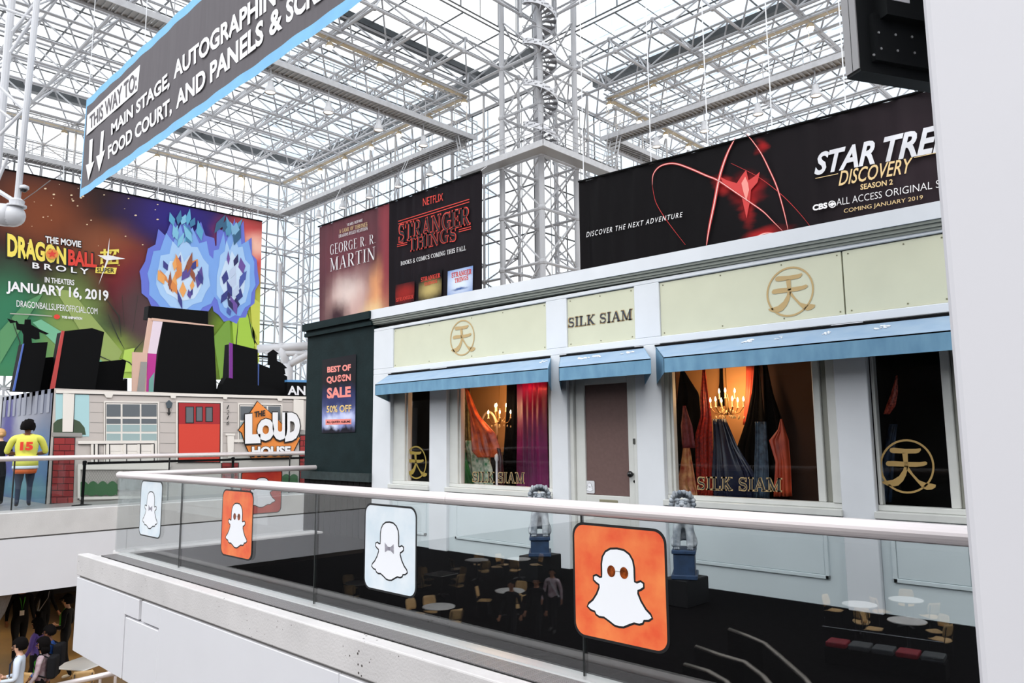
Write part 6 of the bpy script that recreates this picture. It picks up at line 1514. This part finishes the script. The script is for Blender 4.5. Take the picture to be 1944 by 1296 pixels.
def mk_chair():
    t = thing('cafe_chair', '', 'chair', group='plywood food court chairs')
    MB().grid(lambda u, v: ((u-.5)*.42*(1-.25*abs(2*v-1)**3), (v-.5)*.42, .45+.02*(2*u-1)**2+(.0 if v > .15 else -.03*(.15-v)/.15)), 6, 6).build('seat', PLYW, t, smooth=True, recalc=False)
    MB().grid(lambda u, v: ((u-.5)*.40*(1-.2*abs(2*v-1)**3), -.23-.06*v+.05*(2*u-1)**2, .55+.30*v), 6, 5).build('backrest', PLYW, t, smooth=True, recalc=False)
    for nm in ('seat', 'backrest'):
        o = [c for c in t.children if c.name.startswith(nm)][0]; s_ = o.modifiers.new('s', 'SOLIDIFY'); s_.thickness = .014
    for x in (-.17, .17):
        MB().tube([(x, .17, .0), (x*.95, .15, .44)], .012, 6).build('leg', CHR, t); MB().tube([(x, -.2, .0), (x*.95, -.2, .45), (x*.9, -.27, .8)], .012, 6).build('leg', CHR, t)
    return t
tb_r, tb_s, chp = mk_table(True), mk_table(False), mk_chair(); used = set()
def use(p):
    if p.name not in used: used.add(p.name); return p
    return copy_tree(p)
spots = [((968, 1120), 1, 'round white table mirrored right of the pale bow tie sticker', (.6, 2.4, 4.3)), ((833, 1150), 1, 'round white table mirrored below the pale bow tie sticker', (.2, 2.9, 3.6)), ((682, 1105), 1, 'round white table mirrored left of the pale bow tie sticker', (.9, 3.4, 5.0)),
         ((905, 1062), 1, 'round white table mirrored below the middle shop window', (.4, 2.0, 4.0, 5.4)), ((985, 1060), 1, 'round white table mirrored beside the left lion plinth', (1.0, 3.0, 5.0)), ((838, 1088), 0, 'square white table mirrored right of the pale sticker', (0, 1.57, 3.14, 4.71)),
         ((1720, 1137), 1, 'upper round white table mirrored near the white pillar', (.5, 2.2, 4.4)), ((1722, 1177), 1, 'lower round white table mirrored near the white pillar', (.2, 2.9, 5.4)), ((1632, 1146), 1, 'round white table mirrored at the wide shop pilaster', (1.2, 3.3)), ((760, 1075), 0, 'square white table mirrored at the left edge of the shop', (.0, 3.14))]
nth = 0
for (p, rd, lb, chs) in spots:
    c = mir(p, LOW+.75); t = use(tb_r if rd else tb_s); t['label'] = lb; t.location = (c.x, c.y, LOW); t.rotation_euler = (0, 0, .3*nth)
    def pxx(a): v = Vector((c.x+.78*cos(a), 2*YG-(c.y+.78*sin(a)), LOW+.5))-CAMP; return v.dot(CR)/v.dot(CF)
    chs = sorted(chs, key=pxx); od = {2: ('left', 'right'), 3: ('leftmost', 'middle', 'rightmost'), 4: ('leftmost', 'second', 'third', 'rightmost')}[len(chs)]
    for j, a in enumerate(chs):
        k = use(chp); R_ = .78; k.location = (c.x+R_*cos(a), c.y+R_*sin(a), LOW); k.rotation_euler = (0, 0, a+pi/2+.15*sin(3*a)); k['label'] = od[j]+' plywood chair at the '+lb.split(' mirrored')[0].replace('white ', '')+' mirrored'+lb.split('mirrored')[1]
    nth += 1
# table, chair and rail seen directly under the balcony corner
c = onZ((158, 1258), LOW+.75); t = copy_tree(tb_s); t['label'] = 'square white table under the balcony corner'; t.location = (c.x, c.y, LOW); t.rotation_euler = (0, 0, .5)
for j, (dx, dy, a) in enumerate(((.75, -.2, 1.2), (.15, -.85, .3))):
    k = copy_tree(chp); k.location = (c.x+dx, c.y+dy, LOW); k.rotation_euler = (0, 0, a); k['label'] = ('right', 'near')[j]+' plywood chair at the square table under the balcony corner'
rl = thing('stair_rail', 'pale round stair rail at the bottom below the balcony corner', 'railing')
A, B = atdepth((96, 1304), 13), atdepth((222, 1276), 13)
MB().tube([A, B], .05, 10).build('handrail', STEEL, rl, smooth=True)
for f in (.35, .75, .98): p = lerp(A, B, f); MB().tube([p, (p.x, p.y, LOW)], .025, 8).build('post', STEEL, rl)
# banquette and escalator, mirrored in the right glass panels
bq = thing('banquette', 'row of red and grey seats mirrored at the lower right', 'bench'); 
RS_ = mat('seat_red', S(150, 24, 44), .5); GS_ = mat('seat_grey', S(76, 80, 84), .5)
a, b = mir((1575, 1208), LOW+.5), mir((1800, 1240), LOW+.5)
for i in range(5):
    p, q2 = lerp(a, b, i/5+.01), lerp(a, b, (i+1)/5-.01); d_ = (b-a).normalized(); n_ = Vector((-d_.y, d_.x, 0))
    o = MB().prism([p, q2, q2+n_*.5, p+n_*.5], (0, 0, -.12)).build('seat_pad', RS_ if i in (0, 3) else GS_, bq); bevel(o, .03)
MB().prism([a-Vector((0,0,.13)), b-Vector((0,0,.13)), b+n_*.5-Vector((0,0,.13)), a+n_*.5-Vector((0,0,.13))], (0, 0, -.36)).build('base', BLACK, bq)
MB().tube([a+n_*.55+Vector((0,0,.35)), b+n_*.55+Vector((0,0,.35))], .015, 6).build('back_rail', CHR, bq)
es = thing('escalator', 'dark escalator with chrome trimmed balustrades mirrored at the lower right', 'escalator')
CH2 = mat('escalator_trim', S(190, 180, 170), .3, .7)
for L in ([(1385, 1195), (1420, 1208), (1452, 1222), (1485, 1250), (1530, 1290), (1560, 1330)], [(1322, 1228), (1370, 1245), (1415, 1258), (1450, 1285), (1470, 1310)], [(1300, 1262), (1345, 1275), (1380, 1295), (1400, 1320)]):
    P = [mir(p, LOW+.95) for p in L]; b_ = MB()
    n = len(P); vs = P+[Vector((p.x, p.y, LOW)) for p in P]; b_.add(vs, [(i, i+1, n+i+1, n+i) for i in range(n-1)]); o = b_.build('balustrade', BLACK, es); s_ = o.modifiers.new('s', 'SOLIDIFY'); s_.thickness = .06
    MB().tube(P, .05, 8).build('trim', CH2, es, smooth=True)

# unseen downlights added under the mezzanine to brighten the dark concourse
for i, (x, y) in enumerate(((-19.5, 3.2), (-20.5, 7.5), (-25, 5))):
    d_ = thing('downlight', ('downlight added under the mezzanine edge by the column', 'downlight added under the mezzanine behind the balcony corner', 'downlight added deep under the mezzanine')[i], 'lamp', (x, y, -1.30), group='added downlights under the mezzanine')
    MB().lathe([(.16, -.02), (.18, 0)], (0, 0, 0), 16).build('trim_ring', WHITE, d_); MB().lathe([(.13, -.022), (.13, -.018)], (0, 0, 0), 16).build('lens', mat('downlight_lens', (1, .9, .7, 1), .4, emit=(1, .85, .6, 1), estr=8), d_)
    l = bpy.data.lights.new('concourse_fill', 'SPOT'); l.energy = 260; l.spot_size = 2.4; l.spot_blend = .6; l.color = (1, .82, .55); l.shadow_soft_size = .12; link('concourse_fill', l, d_, (0, 0, -.03))
